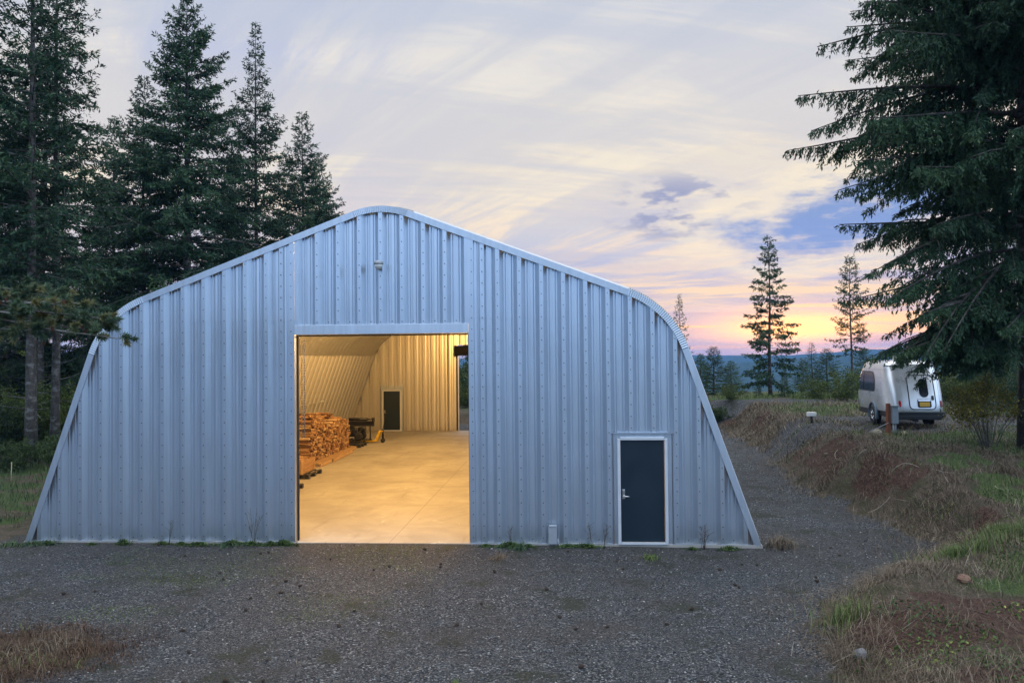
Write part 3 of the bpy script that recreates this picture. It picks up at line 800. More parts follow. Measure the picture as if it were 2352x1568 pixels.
M_lamp = bpy.data.materials.new('lit_lamp_lens'); M_lamp.use_nodes = True
_b = M_lamp.node_tree.nodes['Principled BSDF']; _b.inputs['Emission Color'].default_value = (1, .66, .33, 1); _b.inputs['Emission Strength'].default_value = 14; _b.inputs['Base Color'].default_value = (.8, .8, .8, 1)
lamp0 = None
for iy, ly in enumerate((2.6, 6.8, 11.0, 15.2, 19.4)):
    for sx_ in (-1, 1):
        lx, lz = sx_ * 2.6, 5.62
        if lamp0 is None:
            lamp0 = thing('hanging_lamp', 'bell shaped warm lamp hanging under the arched ceiling', 'lamp', group='lamps hanging under the arched ceiling')
            sh = MB(); sh.lathe([(.03, .30), (.06, .26), (.07, .16), (.20, .03), (.21, 0), (.19, .0), (.06, .14)], n=20, cap=False); sh.tube([(0, 0, .28), (0, 0, .95)], .008, 6)
            sh.build('lamp_shade', M_dark, lamp0)
            bl = MB(); bl.lathe([(.02, .10), (.06, .07), (.07, .02), (.03, -.02)], n=14); bl.build('bulb', M_lamp, lamp0)
            r = lamp0
        else: r = copy_tree(lamp0)
        r.location = (lx, ly, lz - 0.0)
        pl = bpy.data.lights.new('lamp_light', 'POINT'); pl.energy = 410 * (1.5 if iy == 0 else 0.95); pl.color = (1.0, .555, .172); pl.shadow_soft_size = .14
        po = link(bpy.data.objects.new('lamp_light', pl)); po.location = (lx, ly, lz - .22)
# ------------------------------------------------------------------ trees
def foliage_mat(name, dark, mid, light, trans=0.2):
    m, t, b = new_mat(name)
    at = t.n('ShaderNodeAttribute'); at.attribute_name = 'tint'
    oi = t.n('ShaderNodeObjectInfo')
    P = t.n('ShaderNodeTexCoord').outputs['Object']
    n = t.noise(P, 0.8, 3, 0.6)
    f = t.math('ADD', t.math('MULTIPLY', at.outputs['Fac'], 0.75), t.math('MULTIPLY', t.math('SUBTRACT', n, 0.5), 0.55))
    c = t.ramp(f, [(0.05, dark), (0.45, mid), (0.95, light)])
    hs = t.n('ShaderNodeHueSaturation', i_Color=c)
    t.set(hs.inputs['Value'], t.math('MULTIPLY_ADD', oi.outputs['Random'], 0.3, 0.85))
    b.inputs['Roughness'].default_value = 0.55; b.inputs['Specular IOR Level'].default_value = 0.25
    t.set(b.inputs['Base Color'], hs.outputs[0])
    tr = t.n('ShaderNodeBsdfTranslucent', i_Color=hs.outputs[0])
    mx = t.n('ShaderNodeMixShader', i_0=trans, i_1=b.outputs[0], i_2=tr.outputs[0])
    m.node_tree.links.new(mx.outputs[0], m.node_tree.nodes['Material Output'].inputs['Surface'])
    return m
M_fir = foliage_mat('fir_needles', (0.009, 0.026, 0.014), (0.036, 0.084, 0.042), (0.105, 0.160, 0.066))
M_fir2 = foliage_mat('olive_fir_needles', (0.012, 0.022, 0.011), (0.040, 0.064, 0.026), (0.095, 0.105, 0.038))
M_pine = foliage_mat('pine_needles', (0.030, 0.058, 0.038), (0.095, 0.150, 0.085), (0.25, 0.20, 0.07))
M_bush = foliage_mat('shrub_leaves', (0.022, 0.038, 0.010), (0.085, 0.120, 0.030), (0.22, 0.23, 0.06), 0.35)
M_yel = foliage_mat('yellow_shrub_leaves', (0.05, 0.055, 0.012), (0.17, 0.15, 0.025), (0.42, 0.34, 0.05), 0.3)
M_light = foliage_mat('light_shrub_leaves', (0.05, 0.08, 0.02), (0.15, 0.20, 0.05), (0.34, 0.36, 0.10), 0.4)
M_under = foliage_mat('undergrowth_leaves', (0.014, 0.032, 0.014), (0.055, 0.092, 0.030), (0.14, 0.16, 0.048), 0.3)
def bark_mat(name, a, b_, pale):
    m, t, b = new_mat(name)
    P = t.n('ShaderNodeTexCoord').outputs['Object']
    n = t.noise(P, 9, 6, 0.7, sc=(1, 1, 0.35)); q = t.noise(P, 2.6, 4, 0.65, sc=(1, 1, 1.6))
    c = t.ramp(n, [(0.3, a), (0.65, b_)])
    c = t.mix(t.smooth(q, 0.50, 0.62, 0, 0.8), c, pale)
    t.set(b.inputs['Base Color'], c); b.inputs['Roughness'].default_value = 0.9
    bp = t.n('ShaderNodeBump', i_Height=n); bp.inputs['Strength'].default_value = 0.8; bp.inputs['Distance'].default_value = 0.04
    t.set(b.inputs['Normal'], bp.outputs[0])
    return m
M_bark = bark_mat('fir_bark', (0.022, 0.019, 0.017), (0.085, 0.075, 0.066), (0.17, 0.165, 0.155))
M_darkbark = bark_mat('dark_fir_bark', (0.016, 0.014, 0.012), (0.055, 0.048, 0.042), (0.10, 0.096, 0.088))
M_bark2 = bark_mat('pale_bark', (0.05, 0.048, 0.045), (0.16, 0.155, 0.145), (0.30, 0.295, 0.28))

def unit(v): return v / np.maximum(np.linalg.norm(v, axis=-1, keepdims=True), 1e-9)
def kites(p, dirv, ln, wd, g, tint):
    """many needle sprays: one slim kite each, given base, direction, length, width"""
    r = g.normal(size=p.shape)
    sd = unit(np.cross(dirv, r))
    a = p; b = p + dirv * (ln * 0.42)[:, None] + sd * (wd / 2)[:, None]
    c = p + dirv * ln[:, None]; e = p + dirv * (ln * 0.42)[:, None] - sd * (wd / 2)[:, None]
    v = np.stack([a, b, c, e], 1).reshape(-1, 3)
    f = np.arange(len(v)).reshape(-1, 4)
    return v, f, np.repeat(tint, 4)

def conifer(seed, H, base, Rm, nb, trunk_r, droop=0.42, tip=0.28, dens=13.0, tl=(0.10, 0.20), hang=0.25, e_low=-4, e_top=48,
            shape=0.8, gap=0.0, dead=0, azf=None, extra=(), evar=8, lat=0, tw=0.34, lean=0.0, wid=0.30, leafy=1.0, fm=None, bm=None, zr=None):
    g = np.random.default_rng(seed)
    mb = MB()
    top = Vector((lean * H, lean * .4 * H, H))
    tp = []; rd = []
    wob = g.normal(size=2) * .04
    for i in range(11):
        f = i / 10
        tp.append((top.x * f + wob[0] * math.sin(f * 7), top.y * f + wob[1] * math.sin(f * 5 + 1), H * f - (.25 if i == 0 else 0)))
        rd.append(max(.012, trunk_r * (1 - f) ** 0.85 * (1.25 if i == 0 else 1)))
    mb.tube(tp, rd, 9, 0)
    V, F, T = [], [], []; off = 0
    K = 8; s = np.linspace(0, 1, K)
    for i in range(nb + dead):
        isdead = i >= nb
        if isdead:
            h = g.uniform(0.08 * H, base + 0.12 * (H - base)); t = 0.05
        else:
            t = ((i + g.uniform(-.4, .4)) / nb); t = min(max(t, 0), 0.985) ** 0.92
            h = base + (H - base) * t
        az_ = i * 2.39996 + g.uniform(-.5, .5)
        if azf is not None:
            az_ = azf(g, h)
        Ln = Rm * (1 - t) ** shape * g.uniform(.62, 1.12) * (0.78 + 0.22 * min(1, t / .15)) + .12
        if zr is not None: Ln *= zr(h, az_, g)
        if isdead: Ln = g.uniform(.3, .55) * Rm
        elv = R(e_low + (e_top - e_low) * t + g.uniform(-evar, evar))
        if i < len(extra): h, az_, Ln = extra[i][:3]; t = max(0.0, (h - base) / (H - base)); elv = R(e_low + g.uniform(-3, 5))
        d2 = np.array([math.cos(az_), math.sin(az_)])
        dr = droop * (1 - .75 * t) * g.uniform(.7, 1.3)
        if i < len(extra) and len(extra[i]) > 3: dr = extra[i][3]
        rr_ = Ln * s * math.cos(elv)
        zz_ = Ln * (s * math.sin(elv) - dr * s ** 2 * 1.5 + tip * (1 - .5 * t) * s ** 3)
        bend = g.uniform(-.14, .14) * Ln * s ** 2
        bx = d2[0] * rr_ - d2[1] * bend + top.x * h / H; by = d2[1] * rr_ + d2[0] * bend + top.y * h / H
        P = np.stack([bx, by, h + zz_], 1)
        r0 = max(.008, min(.06, .011 * Ln + .004) * (trunk_r / .2) ** .5)
        mb.tube([tuple(q) for q in P], list(r0 * (1 - s * .85)), 4, 0)
        if isdead:
            continue
        if g.uniform() < gap: continue
        axes = [(P, Ln)]
        for q in range(lat if Ln > 1.6 else 0):          # side limbs fan the bough out
            f_ = g.uniform(.22, .68); k_ = int(f_ * (K - 1)); sg_ = 1 if q % 2 == 0 else -1
            tn = unit(P[k_ + 1] - P[k_]); sd_ = unit(np.cross(tn, np.array([0, 0, 1.0]))) * sg_
            l2 = Ln * (1 - f_) * g.uniform(.55, .95); dv_ = unit(tn * .75 + sd_ * g.uniform(.45, .9) + np.array([0, 0, g.uniform(-.1, .15)]))
            Q = P[k_] + dv_ * (l2 * s)[:, None] - np.array([0, 0, 1.0]) * (l2 * .28 * s ** 2)[:, None]
            mb.tube([tuple(v) for v in Q[::2]], list(r0 * .5 * (1 - s[::2] * .85)), 3, 0)
            axes.append((Q, l2))
        for P, Ln in axes:
         nt = int((Ln * dens + 3))
         u = np.sort(g.uniform(.10, 1, nt)) ** .85
         idx = u * (K - 1); i0 = np.clip(idx.astype(int), 0, K - 2); fr = (idx - i0)[:, None]
         p0 = P[i0] * (1 - fr) + P[i0 + 1] * fr
         tan = unit(P[i0 + 1] - P[i0])
         side = unit(np.cross(tan, np.array([0, 0, 1.0]))) * np.where(np.arange(nt) % 2 == 0, 1, -1)[:, None]
         tdir = unit(tan * g.uniform(.35, .95, nt)[:, None] + side * g.uniform(.4, 1, nt)[:, None] + np.array([0, 0, -1.0]) * (hang * g.uniform(.2, 1.8, nt))[:, None] + g.normal(size=(nt, 3)) * .16)
         tlen = np.clip((tw * Ln * (1.05 - u) * g.uniform(.5, 1.2, nt)) + .13, .1, 1.15)
         m_ = np.maximum(3, (tlen / .042 * leafy).astype(int))
         rep = np.repeat(np.arange(nt), m_)
         w_ = g.uniform(0, 1, len(rep))
         sag = (w_ * tlen[rep]) ** 2 * hang * .8
         pp = p0[rep] + tdir[rep] * (w_ * tlen[rep])[:, None] - np.array([0, 0, 1.0]) * sag[:, None] + g.normal(size=(len(rep), 3)) * .014
         dd = unit(tdir[rep] * .75 + g.normal(size=(len(rep), 3)) * .5 - np.array([0, 0, 1.0]) * (hang * .5))
         ln = g.uniform(tl[0], tl[1], len(rep)); wd = ln * wid * g.uniform(.7, 1.3, len(rep))
         bt = g.uniform(.0, .45)
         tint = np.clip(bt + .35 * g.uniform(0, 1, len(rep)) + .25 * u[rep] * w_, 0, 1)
         v, f, tt = kites(pp, dd, ln, wd, g, tint)
         V.append(v); F.append(f + off); T.append(tt); off += len(v)
    tm = bpy.data.meshes.new('trunk'); tm.from_pydata([tuple(v) for v in mb.v], [], mb.f)
    tm.polygons.foreach_set('use_smooth', [True] * len(tm.polygons)); tm.materials.append(bm or M_bark); tm.update()
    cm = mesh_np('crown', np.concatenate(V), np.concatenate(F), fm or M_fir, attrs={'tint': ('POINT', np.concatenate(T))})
    return tm, cm
def plant_tree(kind, label, cat, meshes, loc, rz=0.0, sc=1.0, group=None):
    t_ = thing(kind, label, cat, loc, rz, group); t_.scale = (sc, sc, sc)
    link(bpy.data.objects.new('trunk', meshes[0]), t_); link(bpy.data.objects.new('crown', meshes[1]), t_)
    return t_
def spot(px, depth, py=900):
    """ground position seen at picture column px, depth metres ahead"""
    p = at_depth(px, py, depth); return (p.x, p.y, gz(p.x, p.y) - 0.05)

FAT = dict(tl=(.13, .26), leafy=1.0, wid=.30)
# left stand behind and beside the workshop
fA = conifer(11, 24.0, 3.2, 7.2, 180, .30, droop=.36, dens=10, lat=2, evar=14, gap=.06, dead=16, shape=.72, **FAT)
fB = conifer(12, 25.5, 6.2, 4.2, 120, .24, droop=.34, dens=6, lat=2, evar=12, tip=.42, dead=26, e_low=2, shape=.7, gap=.1, **FAT)
fC = conifer(13, 25.0, 7.2, 4.0, 110, .20, droop=.32, dens=6, lat=2, evar=12, tip=.45, dead=26, e_low=4, shape=.7, gap=.1, **FAT)
fD = conifer(14, 25.3, 4.0, 6.0, 150, .20, droop=.34, dens=8, lat=2, evar=14, tip=.42, shape=1.0, dead=10, e_low=4, **FAT)
fE = conifer(15, 20.0, 2.0, 6.0, 150, .18, droop=.36, dens=9, lat=2, evar=14, shape=.85, dead=8, **FAT)
fF = conifer(16, 9.5, 0.4, 2.5, 95, .10, droop=.22, dens=13, shape=.8, tl=(.09, .17))
GL = 'tall conifers behind the workshop'
def T(kind, label, meshes, px, depth, rz, sc=1.0, group=None, cat='tree', top=None, wide=1.0):
    if top is not None:
        hh_ = max(v.co.z for v in meshes[0].vertices)
        sc = (at_depth(px, top, depth).z - spot(px, depth)[2]) / hh_
    t_ = plant_tree(kind, label, cat, meshes, spot(px, depth), rz, sc, group)
    t_.scale = (sc * wide, sc * wide, sc); return t_
T('fir_tree', 'tallest dense dark fir rising behind the roof slope, its tip cut by the picture top', fA, 430, 41.0, 0.4, top=-14)
T('fir_tree', 'slender fir with thin bare spire rising behind the roof, right of the densest fir', fD, 590, 47.0, 2.0, top=42)
T('fir_tree', 'shorter fir whose lower branches brush the ridge of the silver roof', fE, 697, 51.0, 1.1, top=252)
T('fir_tree', 'tall fir on a pale scarred trunk, second from the left edge of the stand', fC, 128, 33.0, 0.2, .93)
T('fir_tree', 'tall fir on a dark mottled trunk beside the overhanging pine bough', fB, 72, 31.0, 3.5, .93)
T('fir_tree', 'half hidden fir with dark low boughs between the pale trunk and the densest fir', fE, 330, 43.0, 4.0, top=168)
T('fir_tree', 'small fir tip showing between the slender spire and the short roofside fir', fE, 735, 55.0, 5.0, top=345)
T('fir_tree', 'fir filling the gap just left of the densest fir, its top below the others', fE, 262, 48.0, 2.6, top=262)
T('fir_tree', 'fir at the upper left corner showing only its boughs', fB, -120, 30.0, 0.9, .98)
T('spruce_tree', 'small bushy dark spruce close against the left wall of the workshop', fF, 192, 36.0, 0.7, top=775)
T('fir_tree', 'fir just behind the two bare trunks, filling the shade at the left edge', fE, 20, 41.0, 1.7, .78)
T('fir_tree', 'thin pale trunked fir deep in the woods at the left edge', fC, 30, 46.0, 0.3, .86)
T('fir_tree', 'thin fir with mottled trunk close behind the dark mottled trunk', fC, 99, 37.0, 4.3, .80)
T('fir_tree', 'broad fir in the back row behind the slender spire', fA, 525, 62.0, 5.1, .74)
for k_, (px_, dp_) in enumerate(((66, 72), (236, 74))):
    p_ = T('fir_tree', 'dark fir in the deep shade of the far woods on the left', fE, px_, dp_, k_ * 1.3, .7, 'firs deep in the woods on the left')

# the big overhanging fir at the right edge
def zr_big(h, a, g): return float(np.interp(h, [0, 4, 6, 8, 11, 16, 24], [.60, .64, .72, .90, 1.03, 1.18, 1.1]))
fBig = conifer(31, 23.0, 2.4, 7.0, 180, .34, droop=.30, tip=.16, dens=18, tl=(.075, .16), hang=1.0, evar=13, extra=((3.5, 3.0, 4.3), (4.2, 3.35, 4.9), (4.9, 2.85, 5.0), (5.5, 3.2, 5.2), (3.9, 3.75, 3.6), (4.6, 3.9, 4.0), (6.2, 3.05, 5.4), (3.1, 3.4, 3.2), (3.3, 2.55, 3.1, .42), (4.0, 2.45, 3.4, .44), (2.9, 3.1, 2.6, .40), (4.4, 2.7, 3.3, .50), (3.3, 2.85, 3.4, .36), (3.0, 2.68, 3.0, .40), (3.6, 2.95, 4.3, .34), (3.8, 2.8, 4.7, .30), (4.9, 3.3, 4.9, .50), (5.4, 3.55, 4.6, .55), (5.0, 3.1, 3.9, .62), (13.2, 3.1, 5.7), (12.2, 2.8, 5.6), (11.2, 3.3, 6.0), (10.2, 2.95, 6.2), (9.3, 3.2, 6.0), (14.2, 3.3, 5.7), (8.4, 3.0, 5.6), (7.6, 3.3, 5.3)), bm=M_darkbark, lat=3, e_low=4, e_top=38, shape=.34, dead=0, gap=0.0, tw=.21, wid=.27, leafy=2.5, zr=zr_big)
plant_tree('fir_tree', 'huge overhanging fir with drooping boughs in front of the camper trailer', 'tree', fBig, spot(2372, 22.0), 0.35, 1.0)
# trees of the upper clearing
sA = conifer(41, 10.6, 0.9, 2.5, 84, .13, droop=.34, tip=.30, dens=15, shape=.78, hang=.3, e_low=0, e_top=25, tl=(.12, .24), tw=.26, leafy=1.2, evar=12)
sB = conifer(42, 12.0, 3.4, 2.2, 66, .12, droop=.26, tip=.34, dens=10, shape=.5, hang=.3, e_low=8, e_top=45, dead=14, tl=(.12, .22), tw=.30, leafy=1.1)
sC = conifer(43, 7.0, 0.4, 2.1, 85, .10, droop=.20, tip=.2, dens=15, shape=.7, tl=(.09, .18))
sD = conifer(44, 9.0, 0.6, 1.7, 70, .10, droop=.30, tip=.34, dens=14, shape=.9, tl=(.09, .17))
T('spruce_tree', 'lone slender layered spruce against the sunset glow', sA, 1770, 49.0, 0.2, top=542)
T('fir_tree', 'thin open fir with a bare lower trunk behind the camper trailer', sB, 1957, 51.0, 0.8, top=585)
T('spruce_tree', 'small pointed spruce top peering over the right roof curve', sD, 1563, 52.0, 2.2, top=676)
T('spruce_tree', 'rounded dark bushy conifer just right of the workshop edge', sC, 1640, 52.0, 1.2, top=796, wide=1.9)
T('spruce_tree', 'low dark conifer tucked beside the right roof edge, smaller of two there', sC, 1610, 57.0, 3.1, top=812, wide=1.8)
T('spruce_tree', 'bushy conifer left of the thin open fir, with a pointed tip', sD, 1866, 54.0, 0.5, top=786, wide=1.9)
T('spruce_tree', 'broad low conifer between the lone spruce and the camper trailer', sC, 1900, 55.0, 4.0, top=800, wide=1.9)
T('spruce_tree', 'low bushy conifer left of the pointed one, over the gravel drive', sC, 1845, 58.0, 1.0, top=825, wide=1.8)
T('spruce_tree', 'low dark conifer right behind the thin open fir', sC, 1985, 60.0, 2.2, top=800, wide=1.8)
T('spruce_tree', 'low dark conifer between the two at the right roof edge', sC, 1680, 58.0, 5.2, top=828, wide=1.9)
T('spruce_tree', 'dark conifer just right of the camper trailer roof', sC, 2190, 50.0, 3.2, top=775, wide=1.5)
T('spruce_tree', 'dark conifer behind the yellow shrub, taller than its neighbour', sC, 2305, 46.0, .2, top=750, wide=1.5)
T('spruce_tree', 'knee high young spruce right of the lone spruce trunk', sC, 1803, 47.5, 2.0, .25)
T('spruce_tree', 'knee high young spruce left of the lone spruce trunk', sC, 1742, 50.0, 5.0, .20)
T('fir_tree', 'bare stemmed fir standing behind the big fir on the right', sB, 2274, 44.0, 2.4, .92)
T('fir_tree', 'second bare stemmed fir behind the big fir, at the right edge', sB, 2335, 49.0, 4.4, .88)
T('spruce_tree', 'dense young spruce behind the yellow shrub', sC, 2262, 37.0, 1.4, .50)
T('spruce_tree', 'dense young spruce at the right edge under the big fir', sC, 2350, 31.0, 3.9, .62)
# the trees seen through the far doorway of the workshop
T('fir_tree', 'dark fir seen through the far doorway of the workshop', fE, 1098, 74.0, 2.0, .7)

# overhanging pine bough from a young pine outside the left edge
pp_ = at_depth(-190, 900, 12.2); pz = gz(pp_.x, pp_.y)
def pine(seed):
    g = np.random.default_rng(seed)
    mb = MB(); H = 5.6
    mb.tube([(0, 0, -.2), (.03, 0, 2), (.0, .03, 4), (.02, 0, H)], [.13, .11, .08, .02], 9)
    V, F, Tn = [], [], []; off = 0; cones = []
    lims = []
    # main boughs: (height, azimuth, length, rise)
    for h, a, Ln, rise in ((4.74, .02, 3.15, -.03), (4.85, .22, 2.6, .00), (5.0, -.16, 2.5, .03), (5.1, .36, 2.2, .02), (4.9, -.32, 2.1, .0), (4.75, .34, 2.3, .0), (5.13, .06, 2.0, .04), (4.65, -.1, 1.9, .0), (5.2, -.05, 1.6, .03), (4.98, .1, 2.75, -.02), (5.0, 2.6, 2.0, .1), (4.6, 3.6, 2.2, 0), (5.3, 4.6, 1.6, .1), (5.6, 1.6, 1.0, .2), (4.4, 4.1, 2.0, .0), (4.6, 1.9, 1.8, .0)):
        pts = []
        for k in range(9):
            f = k / 8
            pts.append(np.array((math.cos(a) * Ln * f, math.sin(a) * Ln * f, h + rise * Ln * f - .10 * Ln * f * f + .03 * math.sin(f * 9 + h))))
        mb.tube([tuple(p) for p in pts], [.028 * (1 - .8 * k / 8) + .004 for k in range(9)], 5)
        ends = []
        for k in range(2, 9):
            for sgn in ((-1, 1) if k < 8 else (0, .6, -.6)):
                if g.uniform() < .15: continue
                tan = unit(pts[k] - pts[k - 1]); sd = unit(np.cross(tan, [0, 0, 1.]))
                dr = unit(tan * .8 + sd * sgn * g.uniform(.5, .9) + np.array([0, 0, g.uniform(-.25, .45)]))
                l2 = g.uniform(.18, .48) * (1.15 - .5 * k / 8)
                e = pts[k] + dr * l2
                mb.tube([tuple(pts[k]), tuple(pts[k] + dr * l2 * .6 + np.array([0, 0, .01])), tuple(e)], [.008, .006, .004], 4)
                ends.append((pts[k] + dr * l2 * .45, e, dr))
                for q in range(2):
                    dr2 = unit(dr + g.normal(size=3) * .55); l3 = g.uniform(.08, .2); st = pts[k] + dr * l2 * g.uniform(.4, .9)
                    mb.tube([tuple(st), tuple(st + dr2 * l3)], [.005, .003], 4)
                    ends.append((st, st + dr2 * l3, dr2))
        for st, e, dr in ends:
            n = 120
            u = g.uniform(0, 1, n) ** .7
            p = st[None] * (1 - u[:, None]) + e[None] * u[:, None]
            dv = unit(dr[None] * .85 + g.normal(size=(n, 3)) * .55)
            ln = g.uniform(.06, .115, n); wd = np.full(n, .0125)
            brown = .55 if g.uniform() < .22 else 0.0
            tint = np.clip(g.uniform(0.05, .55) + brown + .25 * g.uniform(0, 1, n), 0, 1)
            v, f, tt = kites(p, dv, ln, wd, g, tint); V.append(v); F.append(f + off); Tn.append(tt); off += len(v)
            if g.uniform() < .10: cones.append(e - np.array([0, 0, .05]))
    tm = bpy.data.meshes.new('trunk'); tm.from_pydata([tuple(v) for v in mb.v], [], mb.f); tm.materials.append(M_bark2); tm.update()
    cm = mesh_np('crown', np.concatenate(V), np.concatenate(F), M_pine, attrs={'tint': ('POINT', np.concatenate(Tn))})
    return tm, cm, cones
ptm, pcm, pcones = pine(5)
pine_o = plant_tree('pine_tree', 'young pine whose needled bough reaches in front of the left roof curve', 'tree', (ptm, pcm), (pp_.x, pp_.y, pz), 0.0)
M_cone = mat('cone_scales', (.035, .020, .012), .8, 0, .4, 60, .6, 80)
M_cone2 = mat('reddish_cone_scales', (.10, .038, .018), .8, 0, .4, 60, .6, 80)
def cone_mesh():
    mb = MB(); n = 9
    prof = [(.004, 0)] + [((.026 * math.sin(math.pi * (k / 10) ** .75) + .004) * (1.0 if k % 2 else .72), k * .0085) for k in range(1, 11)] + [(.003, .092)]
    mb.lathe(prof, n=n, smooth=False)
    return mb
for c_ in pcones[:14]:
    m_ = cone_mesh()
    if 'pcone_me' not in globals():
        o_ = m_.build('hanging_cone', M_cone2, pine_o); pcone_me = o_.data
    else: o_ = link(bpy.data.objects.new('hanging_cone', pcone_me), pine_o)
    o_.location = c_; o_.rotation_euler = (R(180 + random.uniform(-25, 25)), random.uniform(-.4, .4), 0)

# ---- shrubs
def bush(seed, rx, ry, h, nleaf, leaf=(.04, .09), stems=14, fm=None, open_=0.0, stemr=.008, wid=.6, tuft=18):
    g = np.random.default_rng(seed); mb = MB()
    tips = []
    for i in range(stems):
        a = g.uniform(0, 2 * math.pi); q = math.sqrt(g.uniform(0, 1))
        ex, ey, ez = math.cos(a) * rx * q, math.sin(a) * ry * q, h * (1 - .45 * q * q) * g.uniform(.7, 1.05)
        p0 = (ex * .12, ey * .12, -.08); p1 = (ex * .45, ey * .45, ez * .5); p2 = (ex, ey, ez)
        mb.tube([p0, p1, p2], [stemr, stemr * .8, stemr * .35], 4)
        for k in range(tuft):
            f = g.uniform(.25 + .3 * open_, 1.0)
            b = np.array(p1) * (1 - f) * 1 + np.array(p2) * f if f > .5 else np.array(p0) * (1 - 2 * f) + np.array(p1) * 2 * f
            e = b + g.normal(size=3) * np.array([.16, .16, .14]) * h * (.9 - .3 * open_)
            if k % 3 == 0: mb.tube([tuple(b), tuple(e)], [stemr * .35, stemr * .2], 3)
            tips.append((b, e))
    per = max(1, nleaf // len(tips))
    bs_ = np.array([b for b, e in tips]); es = np.array([e for b, e in tips])
    rep = np.repeat(np.arange(len(tips)), per); u = g.uniform(.1, 1.1, len(rep))[:, None]
    p = bs_[rep] * (1 - u) + es[rep] * u + g.normal(size=(len(rep), 3)) * .03 * h
    p[:, 2] = np.maximum(p[:, 2], .02)
    dv = unit(g.normal(size=p.shape) + np.array([0, 0, .2])); ln = g.uniform(leaf[0], leaf[1], len(p))
    tint = np.clip(.55 * g.uniform(0, 1, len(tips))[rep] + .4 * g.uniform(0, 1, len(p)), 0, 1)
    v, f, tt = kites(p, dv, ln, ln * wid, g, tint)
    sm_ = bpy.data.meshes.new('stems'); sm_.from_pydata([tuple(q) for q in mb.v], [], mb.f); sm_.materials.append(M_bark); sm_.update()
    return sm_, mesh_np('foliage', v, f, fm or M_bush, attrs={'tint': ('POINT', tt)})
def shrub(kind, label, meshes, px, depth, rz, sc=1.0, group=None, loc=None):
    t_ = thing(kind, label, 'shrub', loc or spot(px, depth), rz, group); t_.scale = (sc, sc, sc)
    link(bpy.data.objects.new('stems', meshes[0]), t_); link(bpy.data.objects.new('foliage', meshes[1]), t_)
    return t_
bA = bush(51, 1.5, 1.5, 1.9, 9000, (.05, .11), 26, M_under)
bB = bush(52, 1.1, 1.1, 2.6, 9000, (.05, .11), 24, M_light)
bC = bush(53, 1.6, 1.4, 1.3, 8000, (.05, .10), 26, M_under)
bY = bush(54, 1.15, 1.15, 2.15, 4200, (.045, .095), 34, M_yel, open_=1.0, stemr=.009)
bG = bush(55, 1.3, 1.2, 1.7, 7000, (.04, .09), 24, M_bush)
shrub('shrub', 'leafy yellow green shrub between the bare trunks at the left', bB, 118, 34.5, 0.1, 1.15)
shrub('shrub', 'tall yellow green shrub right of the pale scarred trunk', bB, 168, 35.0, 1.9, 1.1)
shrub('shrub', 'yellow green undergrowth shrub behind the mottled trunk at the left edge', bB, 42, 35.0, 0.8, 1.0)
shrub('shrub', 'dark undergrowth shrub at the very left edge of the picture', bA, 2, 33.0, 2.8, 1.15)
shrub('shrub', 'low dark shrub just left of the mottled trunk foot', bC, 28, 28.5, 1.4, .85)
shrub('shrub', 'low dark shrub at the foot of the pale scarred trunk', bC, 152, 31.0, 3.0, .85)
shrub('shrub', 'rounded dark shrub deep between the two bare trunks', bA, 100, 43.0, 4.1, 1.3)
for k_, (px_, dp_, s_) in enumerate(((10, 46, 1.6), (70, 50, 1.7), (150, 48, 1.6), (205, 44, 1.4), (120, 54, 1.8), (40, 54, 1.8))):
    shrub('shrub', 'dim tall shrub in the shaded woods behind the bare trunks', (bA, bB)[k_ % 2], px_, dp_, k_ * 1.1, s_, 'dim shrubs in the woods at the left')
shrub('yellow_shrub', 'bare stemmed shrub with yellow leaves right of the camper trailer', bY, 2268, 22.5, 0.6, 1.0)
shrub('shrub', 'pale green shrub just left of the camper trailer', bG, 1932, 44.0, 0.6, 1.15)
shrub('shrub', 'low green shrub left of the pale green one, behind the gravel drive', bG, 1872, 46.0, 2.0, .75)
shrub('shrub', 'low leafy shrub under the rounded conifer at the right roof edge', bG, 1682, 45.0, 3.3, .62)
shrub('shrub', 'rusty low shrub at the foot of the right roof edge', bC, 1648, 44.0, 3.8, .62)
shrub('shrub', 'green shrub behind the yellow shrub at the right', bG, 2228, 39.0, 1.0, 1.2)
shrub('shrub', 'green shrub at the far right edge behind the big trunk', bG, 2330, 36.0, 2.2, 1.3)
shrub('shrub', 'green shrub right behind the camper trailer', bG, 2180, 42.0, 4.4, 1.2)
for k_, (px_, dp_, s_) in enumerate(((1072, 56, 1.2), (1092, 60, 1.9), (1080, 66, 2.3))):
    shrub('shrub', ('low green shrub seen through the far doorway', 'taller green shrub seen through the far doorway', 'dark shrub farthest back in the far doorway')[k_], (bG, bA, bA)[k_], px_, dp_, k_, s_)
# ------------------------------------------------------------------ camper trailer on the upper drive
M_alu = mat('satin_aluminium', (0.66, 0.66, 0.655), 0.30, 0.72, 0.05, 1.2)
M_glass = mat('tinted_window', (0.008, 0.010, 0.012), 0.16, 0.0, 0.05, 1, spec=0.3)
M_chassis = mat('black_chassis', (0.015, 0.015, 0.016), 0.5, 0.1)
M_tyre = mat('tyre_rubber', (0.018, 0.018, 0.019), 0.8, 0, 0.2, 20)
M_rim = mat('alloy_rim', (0.55, 0.56, 0.58), 0.25, 1.0, 0.05)
M_plate = mat('yellow_plate', (0.55, 0.32, 0.03), 0.5, 0, .1)
M_redlens = mat('red_lens', (0.35, 0.01, 0.01), 0.25, 0, .1)
M_white = mat('white_plastic', (0.62, 0.62, 0.60), 0.5, 0, .08)
M_fender = mat('grey_blue_fender', (0.10, 0.14, 0.18), 0.4, 0.2, .05)
pt = at_z(2076, 971, 1.40)
cpx, cpy = 16.30, 13.5
camper = thing('camper_trailer', 'small silver aluminium camper trailer parked on the upper gravel', 'camper', (cpx, cpy, gz(cpx, cpy)), R(-4))
camper.scale = (.94, .90, .98)
